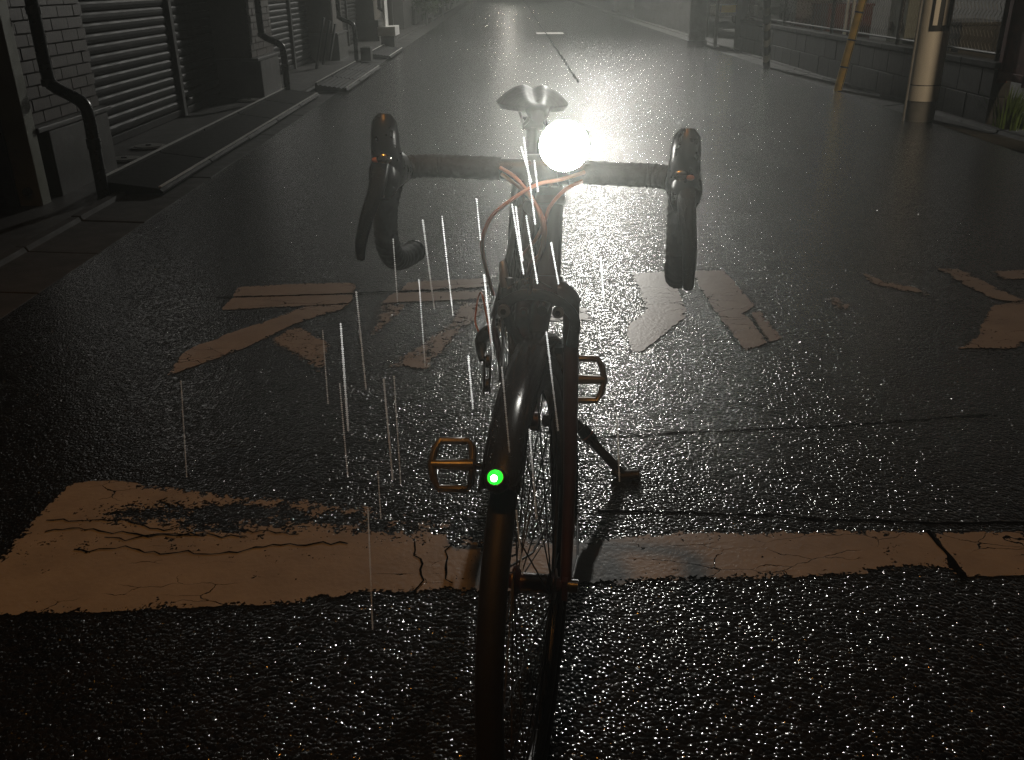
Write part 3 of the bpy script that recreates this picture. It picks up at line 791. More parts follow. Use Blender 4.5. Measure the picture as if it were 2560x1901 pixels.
# ------------------------------------------------------------------ parked cars
def car(name, label, loc, rz, paint, plate):
    r = thing(name, label, 'car', loc, (0, 0, rz))
    L_, Wd, H_ = 3.4, 1.48, 1.75
    side = [(-.0, .28), (0, .72), (.1, .95), (.55, 1.68), (.75, 1.74), (2.5, 1.74), (2.95, 1.05), (3.3, .9), (3.4, .6), (3.38, .28)]
    rings = []
    for k, f in ((-1, .94), (-.94, 1), (0, 1.01), (.94, 1), (1, .94)):
        rings.append([Vector((k * Wd / 2 * (1 if z < .95 else .9), y if f == 1.01 or f == 1 else 1.7 + (y - 1.7) * .985, .28 + (z - .28) * (f if f < 1 else 1))) for y, z in side])
    body = MB().loft(rings).build('body', M[paint], r, smooth=True)
    for y in (.62, 2.75):
        for s in (-1, 1):
            wh = MB().cyl((s * (Wd / 2 - .15), y, .27), (s * (Wd / 2 + .012), y, .27), .27, 22).build('wheel', M['rubber'], r, smooth=True)
            MB().cyl((s * (Wd / 2 + .008), y, .27), (s * (Wd / 2 + .02), y, .27), .17, 20).build('rim', M['hub'], wh, smooth=True)
    rw = MB().add([(-.55, .17, 1.08), (.55, .17, 1.08), (.5, .49, 1.6), (-.5, .49, 1.6)], [(0, 1, 2, 3)]).xf(lambda q: q + Vector((0, -.025, .01))).build('rear_window', M['glass'], r)
    for s in (-1, 1):
        MB().box(s * (Wd / 2 * .915) - .01, s * (Wd / 2 * .915) + .01, .75, 1.55, 1.05, 1.55).build('side_window', M['glass'], r)
        MB().box(s * (Wd / 2 * .915) - .01, s * (Wd / 2 * .915) + .01, 1.62, 2.45, 1.05, 1.55).build('side_window', M['glass'], r)
        MB().box(s * .6 - .06, s * .6 + .06, -.02, .05, .62, .92).build('tail_light', M['rust'], r, bevel=.012)
    MB().box(-.72, .72, -.05, .03, .3, .56).build('bumper', M[paint], r, bevel=.03)
    MB().tube(spline([(-.68, -.06, .5), (-.3, -.075, .53), (.3, -.075, .53), (.68, -.06, .5)], 4), .012, 8).build('bumper_trim', M['white'], r)
    MB().box(-.17, .17, -.07, -.056, .36, .52).build('number_plate', M[plate], r, bevel=.004)
    return r
car('parked_car', 'grey parked car in the driveway showing a yellow number plate', (5.3, 23.2, .02), R(-4), 'carsilver', 'plate')
car('parked_car', 'white parked car far up the lane on the right', (5.75, 32.9, -.02), 0, 'carwhite', 'white')

# ------------------------------------------------------------------ street lamps above the frame
def street_lamp(pole, head, label, glow):
    r = thing('street_lamp', label, 'street lamp', pole)
    hd = Vector(head) - Vector(pole)
    MB().tube([(0, 0, -.05), (0, 0, 7.5)], [.15, .11], 18).build('pole_shaft', M['polegrey'], r, smooth=True)
    MB().tube(spline([(0, 0, hd.z - .25), (hd.x * .4, hd.y * .4, hd.z + .25), (hd.x, hd.y, hd.z + .3)], 6), .03, 9).build('arm', M['steel'], r, smooth=True)
    h = MB().box(hd.x - .2, hd.x + .2, hd.y - .11, hd.y + .11, hd.z + .22, hd.z + .32).build('lamp_head', M['steel'], r, bevel=.02)
    MB().box(hd.x - .16, hd.x + .16, hd.y - .08, hd.y + .08, hd.z + .205, hd.z + .219).build('diffuser', M[glow], h)
street_lamp((4.62, 23.2, 0), LAMP_AHEAD, 'street lamp pole on the right beyond the driveway', 'streetglow')
street_lamp((-2.1, 62.0, 0), LAMP_FAR, 'street lamp pole on the left at the far end of the lane', 'streetglow')
street_lamp((-2.9, -1.2, 0), LAMP_WARM, 'street lamp with warm light behind the camera', 'warmglow')

r = thing('yard_lamp', 'wall lamp on a short post in the yard right of the picture', 'lamp', (4.7, 3.6, .3))
MB().tube([(.3, 0, -.02), (.3, 0, 2.8), (.1, 0, 2.89)], .03, 10).build('post', M['steel'], r, smooth=True)
MB().box(-.14, .14, -.1, .1, 2.86, 2.92).build('hood', M['steel'], r, bevel=.01)
MB().box(-.1, .1, -.07, .07, 2.845, 2.858).build('diffuser', M['warmglow'], r)
# ------------------------------------------------------------------ the bicycle (local frame: +X its left side, +Y backwards, +Z up)
BIKE_O = (.0219, 1.106, 0); BIKE_R = (0, .0493, .017)
STEER = -.2146; WR = .345; FC = .6884; WB = 1.12; BARW = .1926; TILT = .0441
AL = R(71.5)
A0 = Vector((0, .048 / math.sin(AL), WR)); AD = Vector((0, math.cos(AL), math.sin(AL)))
SM = Matrix.Rotation(STEER, 3, AD); TM = Matrix.Rotation(TILT, 3, 'Y')
def ST(q): return A0 + SM @ (Vector(q) - A0)
def axis(h): return A0 + AD * ((h - A0.z) / AD.z)
BAR = axis(.9276) + Vector((0, -.0926, 0))
def BT(q): return ST(BAR + TM @ Vector(q))
bike = thing('bicycle', 'dark drop-bar road bicycle with mudguards and a shining headlight on its kickstand', 'bicycle', BIKE_O, BIKE_R)

def wheel(name, hub, fn, label):
    """tyre, rim, hub, spokes and valve round the point hub; fn turns it with the fork"""
    w_ = bpy.data.objects.new(name, None); col.objects.link(w_); w_.parent = bike; w_['label'] = label
    hub = Vector(hub)
    def ring(rad, n=72): return [hub + Vector((0, rad * math.cos(t), rad * math.sin(t))) for t in np.linspace(0, 2 * math.pi, n + 1)[:-1]]
    MB().tube(ring(WR - .0165), .0165, 14, closed=True).xf(fn).build('tyre', M['rubber'], w_, smooth=True)
    mb = MB(); prof = [(-.011, WR - .03), (.011, WR - .03), (.0115, WR - .045), (.004, WR - .056), (-.004, WR - .056), (-.0115, WR - .045)]
    vs = []; fs = []; n = 72; m = len(prof)
    for i in range(n):
        t = 2 * math.pi * i / n
        for x, rr in prof: vs.append(hub + Vector((x, rr * math.cos(t), rr * math.sin(t))))
    for i in range(n):
        for k in range(m): fs.append((i * m + k, i * m + (k + 1) % m, ((i + 1) % n) * m + (k + 1) % m, ((i + 1) % n) * m + k))
    mb.add(vs, fs).xf(fn).build('rim', M['bikeblack'], w_, smooth=True)
    h = MB().tube([hub + Vector((x, 0, 0)) for x in (-.043, -.034, -.032, -.027, -.02, .02, .027, .032, .034, .043)], [.009, .012, .024, .024, .0145, .0145, .024, .024, .012, .009], 18).xf(fn).build('hub', M['frame'], w_, smooth=True)
    MB().cyl(hub + Vector((.043, 0, 0)), hub + Vector((.066, 0, 0)), .0105, 12).xf(fn).build('axle_nut', M['bikeblack'], w_, smooth=True)
    MB().cyl(hub - Vector((.043, 0, 0)), hub - Vector((.06, 0, 0)), .0105, 12).xf(fn).build('axle_nut', M['bikeblack'], w_, smooth=True)
    for i in range(28):
        s = -1 if i % 2 else 1; t = 2 * math.pi * i / 28; t2 = t + (.42 if (i // 2) % 2 else -.42)
        a = hub + Vector((s * .029, .022 * math.cos(t2 * 1.0 + s), .022 * math.sin(t2 * 1.0 + s))); b = hub + Vector((0, (WR - .055) * math.cos(t), (WR - .055) * math.sin(t)))
        MB().tube([a, b], .00115, 5, cap=False).xf(fn).build('spoke', M['steel'], w_)
    t = R(-86); d = Vector((0, math.cos(t), math.sin(t)))
    MB().tube([hub + d * (WR - .058), hub + d * (WR - .085), hub + d * (WR - .1)], [.003, .003, .0024], 8).xf(fn).build('valve', M['alloy'], w_, smooth=True)
    return w_
wheel('front_wheel', (0, 0, WR), ST, 'front wheel turned slightly to the left of the picture')
wheel('rear_wheel', (0, WB, WR), lambda q: q, 'rear wheel behind the frame')

def mudguard(name, hub, rad, a0, a1, wd, fn, parent=bike):
    vs = []; fs = []; n = 44; m = 9; hub = Vector(hub)
    for i in range(n + 1):
        a = a0 + (a1 - a0) * i / n
        for k in range(m):
            s = -1 + 2 * k / (m - 1); rr = rad - .016 * abs(s) ** 2.4
            vs.append(hub + Vector((wd / 2 * math.sin(s * 1.35) / math.sin(1.35), -rr * math.cos(a), rr * math.sin(a))))
    for i in range(n):
        for k in range(m - 1): fs.append((i * m + k, i * m + k + 1, (i + 1) * m + k + 1, (i + 1) * m + k))
    o = MB().add(vs, fs).xf(fn).build(name, M['gloss'], parent, smooth=True)
    md = o.modifiers.new('thick', 'SOLIDIFY'); md.thickness = .0022; md.offset = -1
    return o
fm = mudguard('front_mudguard', (0, 0, WR), .376, .915, 3.45, .050, ST)
rm = mudguard('rear_mudguard', (0, WB, WR), .376, .6, 3.3, .052, lambda q: q)
for s in (-1, 1):
    MB().tube([ST((s * .056, .01, WR + .005)), ST((s * .04, .22, WR - .1)), ST((s * .024, .352, WR - .10))], .0022, 6).build('stay', M['bikeblack'], fm)
    MB().tube([(s * .062, WB + .01, WR), (s * .026, WB + .36, WR + .05)], .0022, 6).build('stay', M['bikeblack'], rm)
# little green lamp on the tip of the front mudguard
a = .93; g0 = Vector((0, -.383 * math.cos(a), WR + .383 * math.sin(a))); nrm = Vector((0, -math.cos(a), math.sin(a)))
gl = MB().tube([g0 - nrm * .008, g0 + nrm * .004, g0 + nrm * .009], [.0135, .0135, .010], 16).xf(ST).build('marker_lamp', M['bikeblack'], bike, smooth=True)
MB().ball(g0 + nrm * .008, .0092, 12, 8).xf(ST).build('green_lens', M['green'], gl, smooth=True)
MB().ball(g0 + nrm * .0155 + Vector((0, -.002, -.003)), .0042, 10, 6).xf(ST).build('bright_core', M['greencore'], gl, smooth=True)

# frame tubes
def frame_tube(name, pts, rad, mat='frame', fn=None, n=16, parent=bike, flat=None):
    mb = MB().tube(pts, rad, n, flat=flat)
    if fn: mb.xf(fn)
    return mb.build(name, M[mat], parent, smooth=True)
HT0 = axis(.752); HT1 = axis(.875)
frame_tube('head_tube', [HT0, HT0 + AD * .012, HT0 + AD * .0125, HT1 - AD * .0125, HT1 - AD * .012, HT1], [.0225, .0225, .0195, .0195, .0225, .0225])
bb = Vector((0, FC, .272))
seat_top = Vector((0, FC + .152, .272 + .46))
frame_tube('top_tube', [HT1 - AD * .03, seat_top - Vector((0, .01, .012))], [.0155, .0145])
frame_tube('down_tube', [HT0 + AD * .03, bb], [.0185, .0185])
frame_tube('seat_tube', [bb, seat_top + (seat_top - bb).normalized() * .03], .0155)
frame_tube('seat_collar', [seat_top + (seat_top - bb).normalized() * .014, seat_top + (seat_top - bb).normalized() * .034], .0195, 'bikeblack')
frame_tube('bottom_bracket', [bb - Vector((.036, 0, 0)), bb + Vector((.036, 0, 0))], .021)
for s in (-1, 1):
    frame_tube('chain_stay', spline([bb + Vector((s * .024, .02, 0)), bb + Vector((s * .036, .16, .01)), Vector((s * .064, WB - .02, WR - .012))], 5), [.012] * 6 + [.0085] * 5)
    frame_tube('seat_stay', spline([seat_top + Vector((s * .016, .01, -.02)), seat_top + Vector((s * .04, .12, -.18)), Vector((s * .066, WB - .012, WR + .02))], 5), [.0085] * 6 + [.0075] * 5)
    MB().box(s * .066 - .004, s * .066 + .004, WB - .025, WB + .02, WR - .028, WR + .032).build('dropout', M['frame'], bike, bevel=.003)
frame_tube('rear_brake_bridge', [seat_top + Vector((-.036, .1, -.145)), seat_top + Vector((.036, .1, -.145))], .006)
# fork
fork = frame_tube('fork', [axis(.735), axis(.752)], .024, 'frame', ST)
MB().tube(spline([axis(.74) + Vector((-.038, 0, -.018)), axis(.742) + Vector((-.022, -.002, .002)), axis(.742) + Vector((.022, -.002, .002)), axis(.74) + Vector((.038, 0, -.018))], 4), .0145, 12).xf(ST).build('crown', M['frame'], fork, smooth=True)
for s in (-1, 1):
    pts = spline([axis(.735) + Vector((s * .036, 0, -.004)), axis(.60) + Vector((s * .040, 0, 0)), axis(.48) + Vector((s * .044, -.012, 0)), Vector((s * .047, 0, WR + .004))], 6)
    n_ = len(pts); rad = [.013 - .0045 * i / (n_ - 1) for i in range(n_)]
    MB().tube(pts, rad, 14).xf(ST).build('blade', M['frame'], fork, smooth=True)
    MB().box(s * .047 - .004, s * .047 + .004, -.014, .016, WR - .018, WR + .016).xf(ST).build('fork_end', M['frame'], fork)
# headset, spacers, stem
frame_tube('headset', [HT1, HT1 + AD * .008, HT1 + AD * .018], [.0225, .021, .0175], 'bikeblack', ST)
frame_tube('spacers', [HT1 + AD * .018, axis(.9276) + AD * .004], .0165, 'bikeblack', ST)
stem = frame_tube('stem', [axis(.9276) - AD * .02, axis(.9276) + AD * .024], .0195, 'bikeblack', ST)
MB().tube([axis(.928) + Vector((0, -.012, 0)), BAR + Vector((0, .012, 0))], [.0165, .0175], 14).xf(ST).build('extension', M['bikeblack'], stem, smooth=True)
MB().tube([BAR + Vector((-.024, 0, 0)), BAR + Vector((.024, 0, 0))], .0225, 18).xf(ST).build('clamp', M['bikeblack'], stem, smooth=True)
for x in (-.014, .014):
    for z in (-.014, .014): MB().cyl(BAR + Vector((x, -.019, z)), BAR + Vector((x, -.024, z)), .004, 10).xf(ST).build('bolt', M['chrome'], stem, smooth=True)
# handlebar: bare middle plus wrapped tape on both sides
hb = MB().tube([BT((-.062, 0, 0)), BT((.062, 0, 0))], .0148, 14).build('handlebar', M['bikeblack'], bike, smooth=True)
for s in (-1, 1):
    W_ = BARW * s
    path = spline([(s * .058, 0, 0), (s * .12, 0, 0), (W_ - s * .035, -.002, 0), (W_ - s * .006, -.02, 0), (W_, -.05, -.001), (W_, -.085, -.012), (W_ + s * .001, -.108, -.042),
                   (W_ + s * .003, -.104, -.08), (W_ + s * .004, -.078, -.112), (W_ + s * .004, -.035, -.128), (W_ + s * .002, .025, -.134)], 14)
    rad = [.0158 + .0011 * ((i * .5) % 2 > 1.0) + random.uniform(-.0003, .0004) for i in range(len(path))]
    MB().tube([BT(q) for q in path], rad, 14).build('bar_tape', M['tape'], hb, smooth=True)
    MB().ball(BT((W_ + s * .002, .026, -.134)), .0165, 12, 6).build('end_plug', M['hood'], hb, smooth=True)
    # brake hood
    up = .004 if s < 0 else 0.0; tin = .016 if s < 0 else 0.0
    def sec(c, ax, ux, rx, rz):
        c = Vector(c); ax = Vector(ax).normalized(); X = Vector((1, 0, 0)); Z = X.cross(ax).normalized()
        c = c + X * tin * min(1, max(0, (-.04 - c.y) / .11)); return [BT(c + X * rx * math.cos(t) + Z * rz * math.sin(t)) for t in np.linspace(0, 2 * math.pi, 17)[:-1]]
    body = [((W_, -.045, .0), (0, -1, .1), .0185, .019), ((W_, -.065, .008), (0, -1, .12), .020, .022), ((W_, -.09, .010), (0, -1, .15), .0205, .0245),
            ((W_, -.115, .014 + up * .3), (0, -1, .3), .0215, .026), ((W_, -.138, .026 + up * .6), (0, -.8, .7), .0205, .024), ((W_, -.148, .046 + up), (0, -.35, 1), .0185, .0185),
            ((W_, -.150, .064 + up), (0, -.1, 1), .0175, .0165), ((W_, -.148, .077 + up), (0, .1, 1), .0155, .0145), ((W_, -.146, .085 + up), (0, .2, 1), .009, .009)]
    lv = MB().loft([sec(*b[:2], None, *b[2:]) for b in body]).build('brake_hood', M['hood'], bike, smooth=True)
    # lever housing and blade
    MB().ball(BT((W_ + s * .004 + tin, -.148, .012)), .024, 14, 8, (.85, .75, 1.25)).build('housing', M['hood'], lv, smooth=True)
    out = .034 if s < 0 else .006
    bl = spline([(W_ + s * .004, -.156, .02), (W_ + s * .008, -.170, -.012), (W_ + s * (.012 + out * .35), -.166, -.05), (W_ + s * (.012 + out * .8), -.150, -.088), (W_ + s * (.012 + out), -.136, -.112)], 6)
    MB().tube([BT(Vector(q) + Vector((tin, 0, .012 if s < 0 else 0))) for q in bl], [.012 - .0055 * (i / (len(bl) - 1)) for i in range(len(bl))], 12, flat=(SM @ Vector((0, 1, 0)), .55)).build('lever_blade', M['bikeblack'], lv, smooth=True)
    MB().ball(BT((W_ - s * .003 + tin, -.1665, .034 + up)), .0095, 12, 8, (1.0, .35, .7)).build('badge', M['chrome'], lv, smooth=True)
    MB().ball(BT((W_ + s * .008 + tin, -.166, .032 + up)), .005, 10, 6, (1, .5, .7)).build('badge_glint', M['cable'], lv, smooth=True)  # orange bead colours in the warm glint on the badge
    for z in (.004, -.008): MB().ball(BT((W_ + tin, -.168, z)), .0022, 8, 5).build('screw', M['chrome'], lv, smooth=True)
# orange cable housings
CAB = [
 [(-.078, .075, .944), (-.058, .052, .936), (-.0358, .044, .911), (-.0235, .046, .885), (-.0192, .055, .858), (-.0218, .07, .831), (-.0284, .09, .80), (-.03, .12, .76)],
 [(.03, .062, .944), (-.0011, .042, .938), (-.0318, .036, .9316), (-.0619, .034, .913), (-.0877, .038, .889), (-.0992, .05, .856), (-.0978, .075, .826), (-.09, .11, .785), (-.082, .122, .755)],
 [(-.076, .075, .936), (-.0524, .054, .9235), (-.0336, .05, .9064), (-.0204, .052, .883), (-.0162, .06, .858), (-.02, .09, .826), (-.03, .13, .80), (-.034, .2, .74)],
 [(.028, .064, .932), (.0056, .05, .9234), (-.0123, .05, .9015), (-.0182, .056, .88), (-.0279, .066, .853), (-.0426, .085, .825), (-.04, .12, .80), (-.03, .19, .75)],
]
for c in CAB: MB().tube(spline(c, 7), .0026, 8).build('cable_housing', M['cable'], bike, smooth=True)
# front caliper brake
cz = axis(.742) + Vector((0, -.036, -.012))
cal = MB().cyl(cz + Vector((0, .03, 0)), cz + Vector((0, -.02, 0)), .008, 12).xf(ST).build('front_brake', M['bikeblack'], bike, smooth=True)
MB().tube(spline([cz + Vector((-.062, -.012, .004)), cz + Vector((-.03, -.014, .022)), cz + Vector((.012, -.012, .018)), cz + Vector((.045, -.008, -.012)), cz + Vector((.04, .0, -.06))], 5), .0085, 10, flat=((0, 1, 0), .6)).xf(ST).build('brake_arm', M['bikeblack'], cal, smooth=True)
MB().tube(spline([cz + Vector((-.052, -.004, .045)), cz + Vector((-.055, -.006, .004)), cz + Vector((-.05, -.004, -.03)), cz + Vector((-.036, .0, -.06))], 5), .008, 10, flat=((0, 1, 0), .6)).xf(ST).build('brake_arm', M['bikeblack'], cal, smooth=True)
for x, z, rr, mt in ((-.056, .0, .0095, 'alloy'), (-.026, .0, .0065, 'frame'), (.024, .0, .0085, 'alloy')):
    b_ = MB().cyl(cz + Vector((x, -.02, z)), cz + Vector((x, -.027, z)), rr, 14).xf(ST).build('bolt', M[mt], cal, smooth=True)
    MB().cyl(cz + Vector((x, -.0272, z)), cz + Vector((x, -.029, z)), rr * .5, 6).xf(ST).build('socket', M['black'], b_)
MB().tube([cz + Vector((-.056, -.004, .03)), cz + Vector((-.058, -.002, .042)), cz + Vector((-.06, .004, .062)), cz + Vector((-.062, .006, .066))], [.0075, .0075, .0055, .004], 12).xf(ST).build('barrel_adjuster', M['alloy'], cal, smooth=True)
MB().tube(spline([cz + Vector((-.052, -.01, .03)), cz + Vector((-.02, -.02, .05)), cz + Vector((.015, -.02, .035))], 5), .0012, 6).xf(ST).build('inner_wire', M['chrome'], cal)
for s in (-1, 1): MB().box(-.006, .006, -.02, .02, -.005, .005).xf(lambda q: ST(cz + q + Vector((s * .022, .012, -.066)))).build('brake_pad', M['rubber'], cal)
# seat post and saddle
sp = (seat_top - bb).normalized()
sclamp = Vector((0, .828, .896))
frame_tube('seat_post', [seat_top, sclamp - Vector((0, 0, .006))], .0138, 'bikeblack')
MB().tube([sclamp + Vector((-.022, 0, 0)), sclamp + Vector((.022, 0, 0))], .0145, 14).build('post_head', M['bikeblack'], bike, smooth=True)
rings = []
SZ = .024
prof_y = [(.64, .012, .926, .010), (.65, .02, .932, .012), (.68, .023, .934, .012), (.73, .027, .933, .014), (.78, .037, .932, .02), (.83, .055, .935, .028), (.87, .070, .941, .036), (.895, .0735, .944, .037), (.912, .068, .944, .034), (.922, .05, .941, .026)]
for y, hw, zt, dr in prof_y:
    hw *= 1.06; zt += SZ
    top = []; bot = []
    ch = .010 if .68 < y else .003
    for k in range(15):
        s = -1 + k / 7
        z = zt - dr * abs(s) ** 2.2 - ch * math.exp(-(s * hw / .012) ** 2)
        top.append(Vector((hw * s, y, z)))
        bot.append(Vector((hw * s * .9, y, z - .010 - .014 * (1 - abs(s)) ** .5)))
    rings.append(top + bot[::-1])
sad = MB().loft(rings).build('saddle', M['saddle'], bike, smooth=True)
for s in (-1, 1):
    MB().tube(spline([(s * .012, .66, .936), (s * .022, .72, .909), (s * .022, .80, .903), (s * .024, .85, .906), (s * .036, .905, .936)], 5), .0036, 8).build('rail', M['alloy'], sad, smooth=True)
# cranks, chainring, pedals
CA = .1634; cv = Vector((0, math.cos(CA), math.sin(CA))) * .1667
for s in (-1, 1):
    e = bb + cv * s + Vector((s * .075, 0, 0))
    MB().tube([bb + Vector((s * .05, 0, 0)), bb + Vector((s * .062, 0, 0)) + cv * s * .15, e], [.016, .0125, .011], 12, flat=((1, 0, 0), .6)).build('crank_arm', M['bikeblack'], bike, smooth=True)
    pr = bpy.data.objects.new('pedal', None); col.objects.link(pr); pr.parent = bike
    # platform cage facing the camera side
    c = Vector((.155, FC + .164, .304)) if s > 0 else Vector((-.152, FC - .162, .249))
    bdir = Vector((0, .36, .93)).normalized() if s > 0 else Vector((0, .62, .78)).normalized()
    X = Vector((1, 0, 0)); N = X.cross(bdir).normalized()
    wv, hv = .043, .05
    loop = [(-wv * .95, -hv * .75), (-wv * .75, -hv), (wv * .6, -hv), (wv * .86, -hv * .62), (wv, 0), (wv * .86, hv * .62), (wv * .6, hv), (-wv * .75, hv), (-wv * .95, hv * .75), (-wv, 0)]
    P = [c + X * (a * s) + bdir * b for a, b in loop]
    MB().tube(P, .0078, 8, closed=True, flat=(N, 1.2)).build('cage', M['alloy'], pr, smooth=True)
    MB().tube([c - X * wv * s, c + X * wv * s], [.016, .0115], 12, flat=(bdir, .8)).build('axle_body', M['alloy'], pr, smooth=True)
    MB().tube([e + Vector((s * .008, 0, 0)), c - X * wv * s * .9], .007, 10).build('spindle', M['bikeblack'], pr, smooth=True)
    for a in (-.5, .5):
        for b in (-1, 1):
            MB().cyl(c + X * wv * a + bdir * hv * b + N * .004, c + X * wv * a + bdir * hv * b + N * .011, .0018, 6).build('pin', M['chrome'], pr)
cr = Vector((-.046, FC, .272))
def disc(name, c, r0, r1, th, teeth, mat, parent):
    vs = []; fs = []; n = teeth * 4
    for i in range(n):
        t = 2 * math.pi * i / n; ro = r1 if i % 4 in (1, 2) else r1 - .005
        for x in (-th, th):
            for rr in (r0, ro): vs.append((c.x + x, c.y + rr * math.cos(t), c.z + rr * math.sin(t)))
    for i in range(n):
        a = 4 * i; b = 4 * ((i + 1) % n)
        fs += [(a, a + 1, b + 1, b), (a + 2, b + 2, b + 3, a + 3), (a + 1, a + 3, b + 3, b + 1), (a, b, b + 2, a + 2)]
    return MB().add(vs, fs).build(name, M[mat], parent)
disc('chainring', cr, .07, .1, .0018, 46, 'bikeblack', bike)
disc('chainring', cr + Vector((.008, 0, 0)), .06, .076, .0018, 34, 'bikeblack', bike)
for k in range(5):
    rr = .018 + .006 * k; disc('cog', Vector((-.034 - .005 * (4 - k), WB, WR)), .012, rr + .012, .001, 12 + 3 * k, 'alloy', bike)
MB().tube([cr + Vector((0, 0, .1)), Vector((-.046, WB, WR + .032))], .0035, 6, flat=((0, 0, 1), 1.2)).build('chain', M['bikeblack'], bike)
der = MB().tube(spline([Vector((-.072, WB, WR - .02)), Vector((-.098, WB + .02, WR - .06)), Vector((-.09, WB - .01, WR - .105))], 5), [.014, .016, .017, .018, .018, .017, .016, .015, .014, .013, .012], 10).build('rear_derailleur', M['bikeblack'], bike, smooth=True)
MB().box(-.075, -.069, WB - .045, WB - .005, WR - .19, WR - .08).build('cage_plate', M['bikeblack'], der, bevel=.002)
MB().box(-.09, -.084, WB - .045, WB - .005, WR - .19, WR - .08).build('cage_plate', M['bikeblack'], der, bevel=.002)
for dz in (-.1, -.17): MB().cyl((-.085, WB - .025, WR + dz), (-.074, WB - .025, WR + dz), .019, 14).build('jockey_wheel', M['black'], der)
MB().tube(spline([(-.07, WB - .12, WR - .02), (-.1, WB + .06, WR + .06), (-.115, WB + .07, WR - .02), (-.1, WB + .03, WR - .05)], 6), .0026, 8).build('cable_housing', M['cable'], bike, smooth=True)
fd = MB().box(-.056, -.052, FC + .02, FC + .11, .355, .395).build('front_derailleur', M['bikeblack'], bike, bevel=.003)
MB().box(-.040, -.037, FC + .02, FC + .11, .355, .395).build('inner_plate', M['bikeblack'], fd)
# kickstand
kt = Vector((.05, .955, .245))
ks = MB().tube([kt, Vector((.0844, .95, .2014)), Vector((.168, .922, .129))], [.0125, .0125, .0125], 12).build('kickstand', M['bikeblack'], bike, smooth=True)
ka = Vector((.168, .922, .129)); kb = Vector((.272, .8945, .022)); kd = (kb - ka).normalized()
MB().tube([ka - kd * .012, ka + kd * .03, ka + kd * .031, kb], [.0165, .0165, .0115, .0115], 12).build('adjuster', M['bikeblack'], ks, smooth=True)
MB().tube([ka + kd * .012, ka + kd * .016], .0172, 12).build('scored_ring', M['cable'], ks)
MB().tube([kb - kd * .02 + Vector((-.012, 0, -.006)), kb + Vector((.0, 0, -.004)), kb + Vector((.042, -.006, .006))], [.013, .017, .014], 12, flat=((0, 0, 1), .8)).build('foot', M['rubber'], ks, smooth=True)
MB().box(.03, .075, .93, .985, .235, .27).build('mount', M['bikeblack'], bike, bevel=.005)
# headlight on the bar beside the stem
HC = Vector((-.001, .0232, .9831))
hd = (Vector((-.045, -1.0, .16))).normalized(); hd = (Matrix.Rotation(0, 3, 'Z') @ hd)
hl = MB().tube([HC - hd * .075, HC - hd * .07, HC - hd * .035, HC - hd * .012, HC + hd * .003], [.012, .017, .02, .028, .0302], 28).build('headlight', M['bikeblack'], bike, smooth=True)
rim_pts = []
u = hd.cross(Vector((0, 0, 1))).normalized(); v = u.cross(hd)
rings = []
for k in range(7):
    t = k / 6 * math.pi / 2; rr = .0308 * math.cos(t); off = .004 + .012 * math.sin(t)
    rings.append([HC + hd * off + (u * math.cos(q) + v * math.sin(q)) * max(rr, .0004) for q in np.linspace(0, 2 * math.pi, 33)[:-1]])
MB().loft(rings).build('lens', M['lamp'], hl, smooth=True)
MB().tube([HC - hd * .045 - v * .018, BT((.03, 0, .012))], .009, 10).build('bracket', M['bikeblack'], hl, smooth=True)
MB().tube([BT((.022, 0, 0)), BT((.04, 0, 0))], .019, 16).build('clamp_ring', M['bikeblack'], hl, smooth=True)
l = bpy.data.lights.new('headlight_beam', 'SPOT'); l.energy = 62.0; l.spot_size = R(52); l.spot_blend = .7; l.shadow_soft_size = .028; l.color = (1, .98, .92)
lo = bpy.data.objects.new('headlight_beam', l); col.objects.link(lo); lo.parent = bike
lo.location = HC + hd * .022; lo.rotation_euler = hd.to_track_quat('-Z', 'Y').to_euler()
# ------------------------------------------------------------------ rain: motion-blur streaks, each built as a line of still beads
RAIN = [[-0.024, 0.662, 1.022, -0.022, 0.662, 0.99], [0.002, 0.639, 1.023, 0.01, 0.639, 0.97], [0.005, 0.691, 1.009, 0.01, 0.691, 0.965], [0.011, 0.648, 1.068, 0.019, 0.648, 1.005], [0.012, 0.632, 1.016, 0.02, 0.632, 0.965], [-0.021, 0.692, 0.954, -0.015, 0.692, 0.88], [0.037, 0.785, 0.954, 0.044, 0.785, 0.915], [0.028, 0.67, 0.913, 0.038, 0.67, 0.824], [-0.074, 0.758, 0.983, -0.068, 0.758, 0.902], [-0.05, 0.66, 1.01, -0.045, 0.66, 0.931], [-0.095, 0.717, 0.978, -0.095, 0.717, 0.923], [-0.071, 0.67, 0.958, -0.07, 0.67, 0.884], [-0.117, 0.651, 0.955, -0.116, 0.651, 0.873], [-0.114, 0.566, 0.961, -0.116, 0.566, 0.88], [-0.122, 0.582, 0.91, -0.123, 0.582, 0.833], [-0.154, 0.689, 0.91, -0.156, 0.689, 0.843], [-0.105, 0.674, 0.872, -0.104, 0.674, 0.777], [-0.096, 0.671, 0.876, -0.097, 0.671, 0.774], [-0.008, 0.67, 0.883, -0.003, 0.67, 0.804], [0.012, 0.579, 0.873, 0.017, 0.579, 0.796], [-0.031, 0.596, 0.924, -0.029, 0.596, 0.881], [-0.111, 0.644, 0.803, -0.112, 0.644, 0.757], [-0.125, 0.66, 0.758, -0.131, 0.66, 0.628], [0.002, 0.678, 0.742, 0.007, 0.678, 0.673], [-0.274, 0.682, 0.87, -0.284, 0.682, 0.778], [0.066, 0.636, 0.984, 0.069, 0.636, 0.952], [0.083, 0.641, 0.854, 0.087, 0.641, 0.791], [0.021, 0.741, 1.035, 0.024, 0.741, 1.009], [0.01, 0.711, 1.051, 0.018, 0.711, 1.023]]
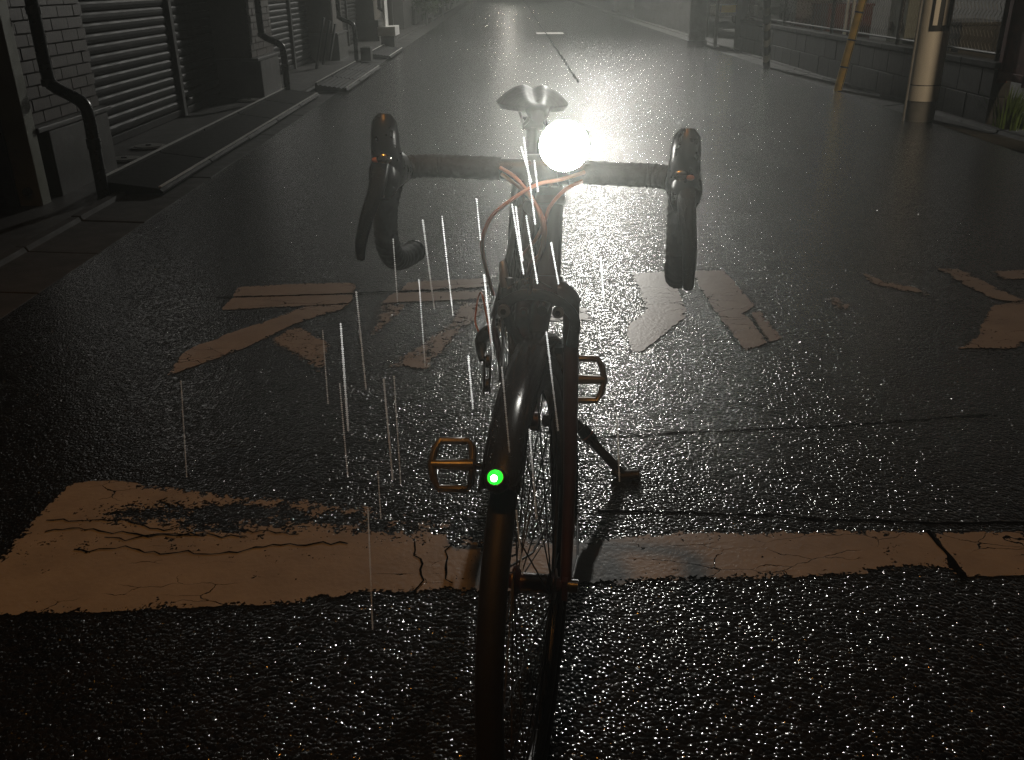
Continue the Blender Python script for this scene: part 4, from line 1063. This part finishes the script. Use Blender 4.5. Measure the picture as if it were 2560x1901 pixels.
WHERE = ['before the cable loop', 'left of the head tube', 'beside the orange cables', 'in front of the stem', 'over the fork crown', 'left of the brake bolt', 'right of the head tube', 'across the right fork blade',
 'right of the left drop bar end', 'between the left drop and the bicycle', 'under the left brake hood', 'over the second road character', 'between the first two road characters', 'left of the second road character',
 'below the gap of the first two characters', 'over the short leg of the leftmost character', 'longest one left of the left pedal', 'twin nearest the left pedal', 'over the front mudguard', 'right of the green lamp',
 'left of the mudguard highlight', 'under the left pedal side', 'low over the stop line', 'over the front hub', 'alone at the far left', 'faint, right of the fork', 'by the kickstand foot', 'above the stem clamp', 'left of the headlight']
oct_v = [(1, 0, 0), (-1, 0, 0), (0, 1, 0), (0, -1, 0), (0, 0, 1), (0, 0, -1)]
oct_f = [(0, 2, 4), (2, 1, 4), (1, 3, 4), (3, 0, 4), (2, 0, 5), (1, 2, 5), (3, 1, 5), (0, 3, 5)]
for i, (ax_, ay_, az_, bx_, by_, bz_) in enumerate(RAIN):
    a = Vector((ax_, ay_, az_)); b = Vector((bx_, by_, bz_)); ln = (b - a).length
    n = int(ln / .0016); mb = MB()
    r0 = random.choice([.0007, .0009, .0010])
    for k in range(n):
        c = (b - a) * (k / n)
        rr = r0 * random.uniform(.75, 1.1)
        mb.add([(c.x + x * rr, c.y + y * rr, c.z + z * rr * 1.3) for x, y, z in oct_v], oct_f)
    o = mb.build('rain_streak', M['rain']); o.location = a  # close row of beads stands in for one drop's blurred trail
    tag(o, 'motion-blurred rain streak built as a line of beads ' + WHERE[i], 'rain', 'motion-blurred rain streaks')
HAZE_DENSITY = 0.0072
# ------------------------------------------------------------------ damp night air
mb = MB().box(-16, 17, -9.5, 117, -1.1, 9.6)
hz = bpy.data.materials.new('damp_air'); hz.use_nodes = True
nt = hz.node_tree; nt.nodes.remove(nt.nodes['Principled BSDF'])
pv = nt.nodes.new('ShaderNodeVolumePrincipled'); pv.inputs['Density'].default_value = HAZE_DENSITY; pv.inputs['Color'].default_value = (.86, .9, .85, 1)
pv.inputs['Anisotropy'].default_value = .82
nt.links.new(pv.outputs[0], nt.nodes['Material Output'].inputs['Volume'])
o = mb.build('haze', hz); tag(o, kind='stuff')
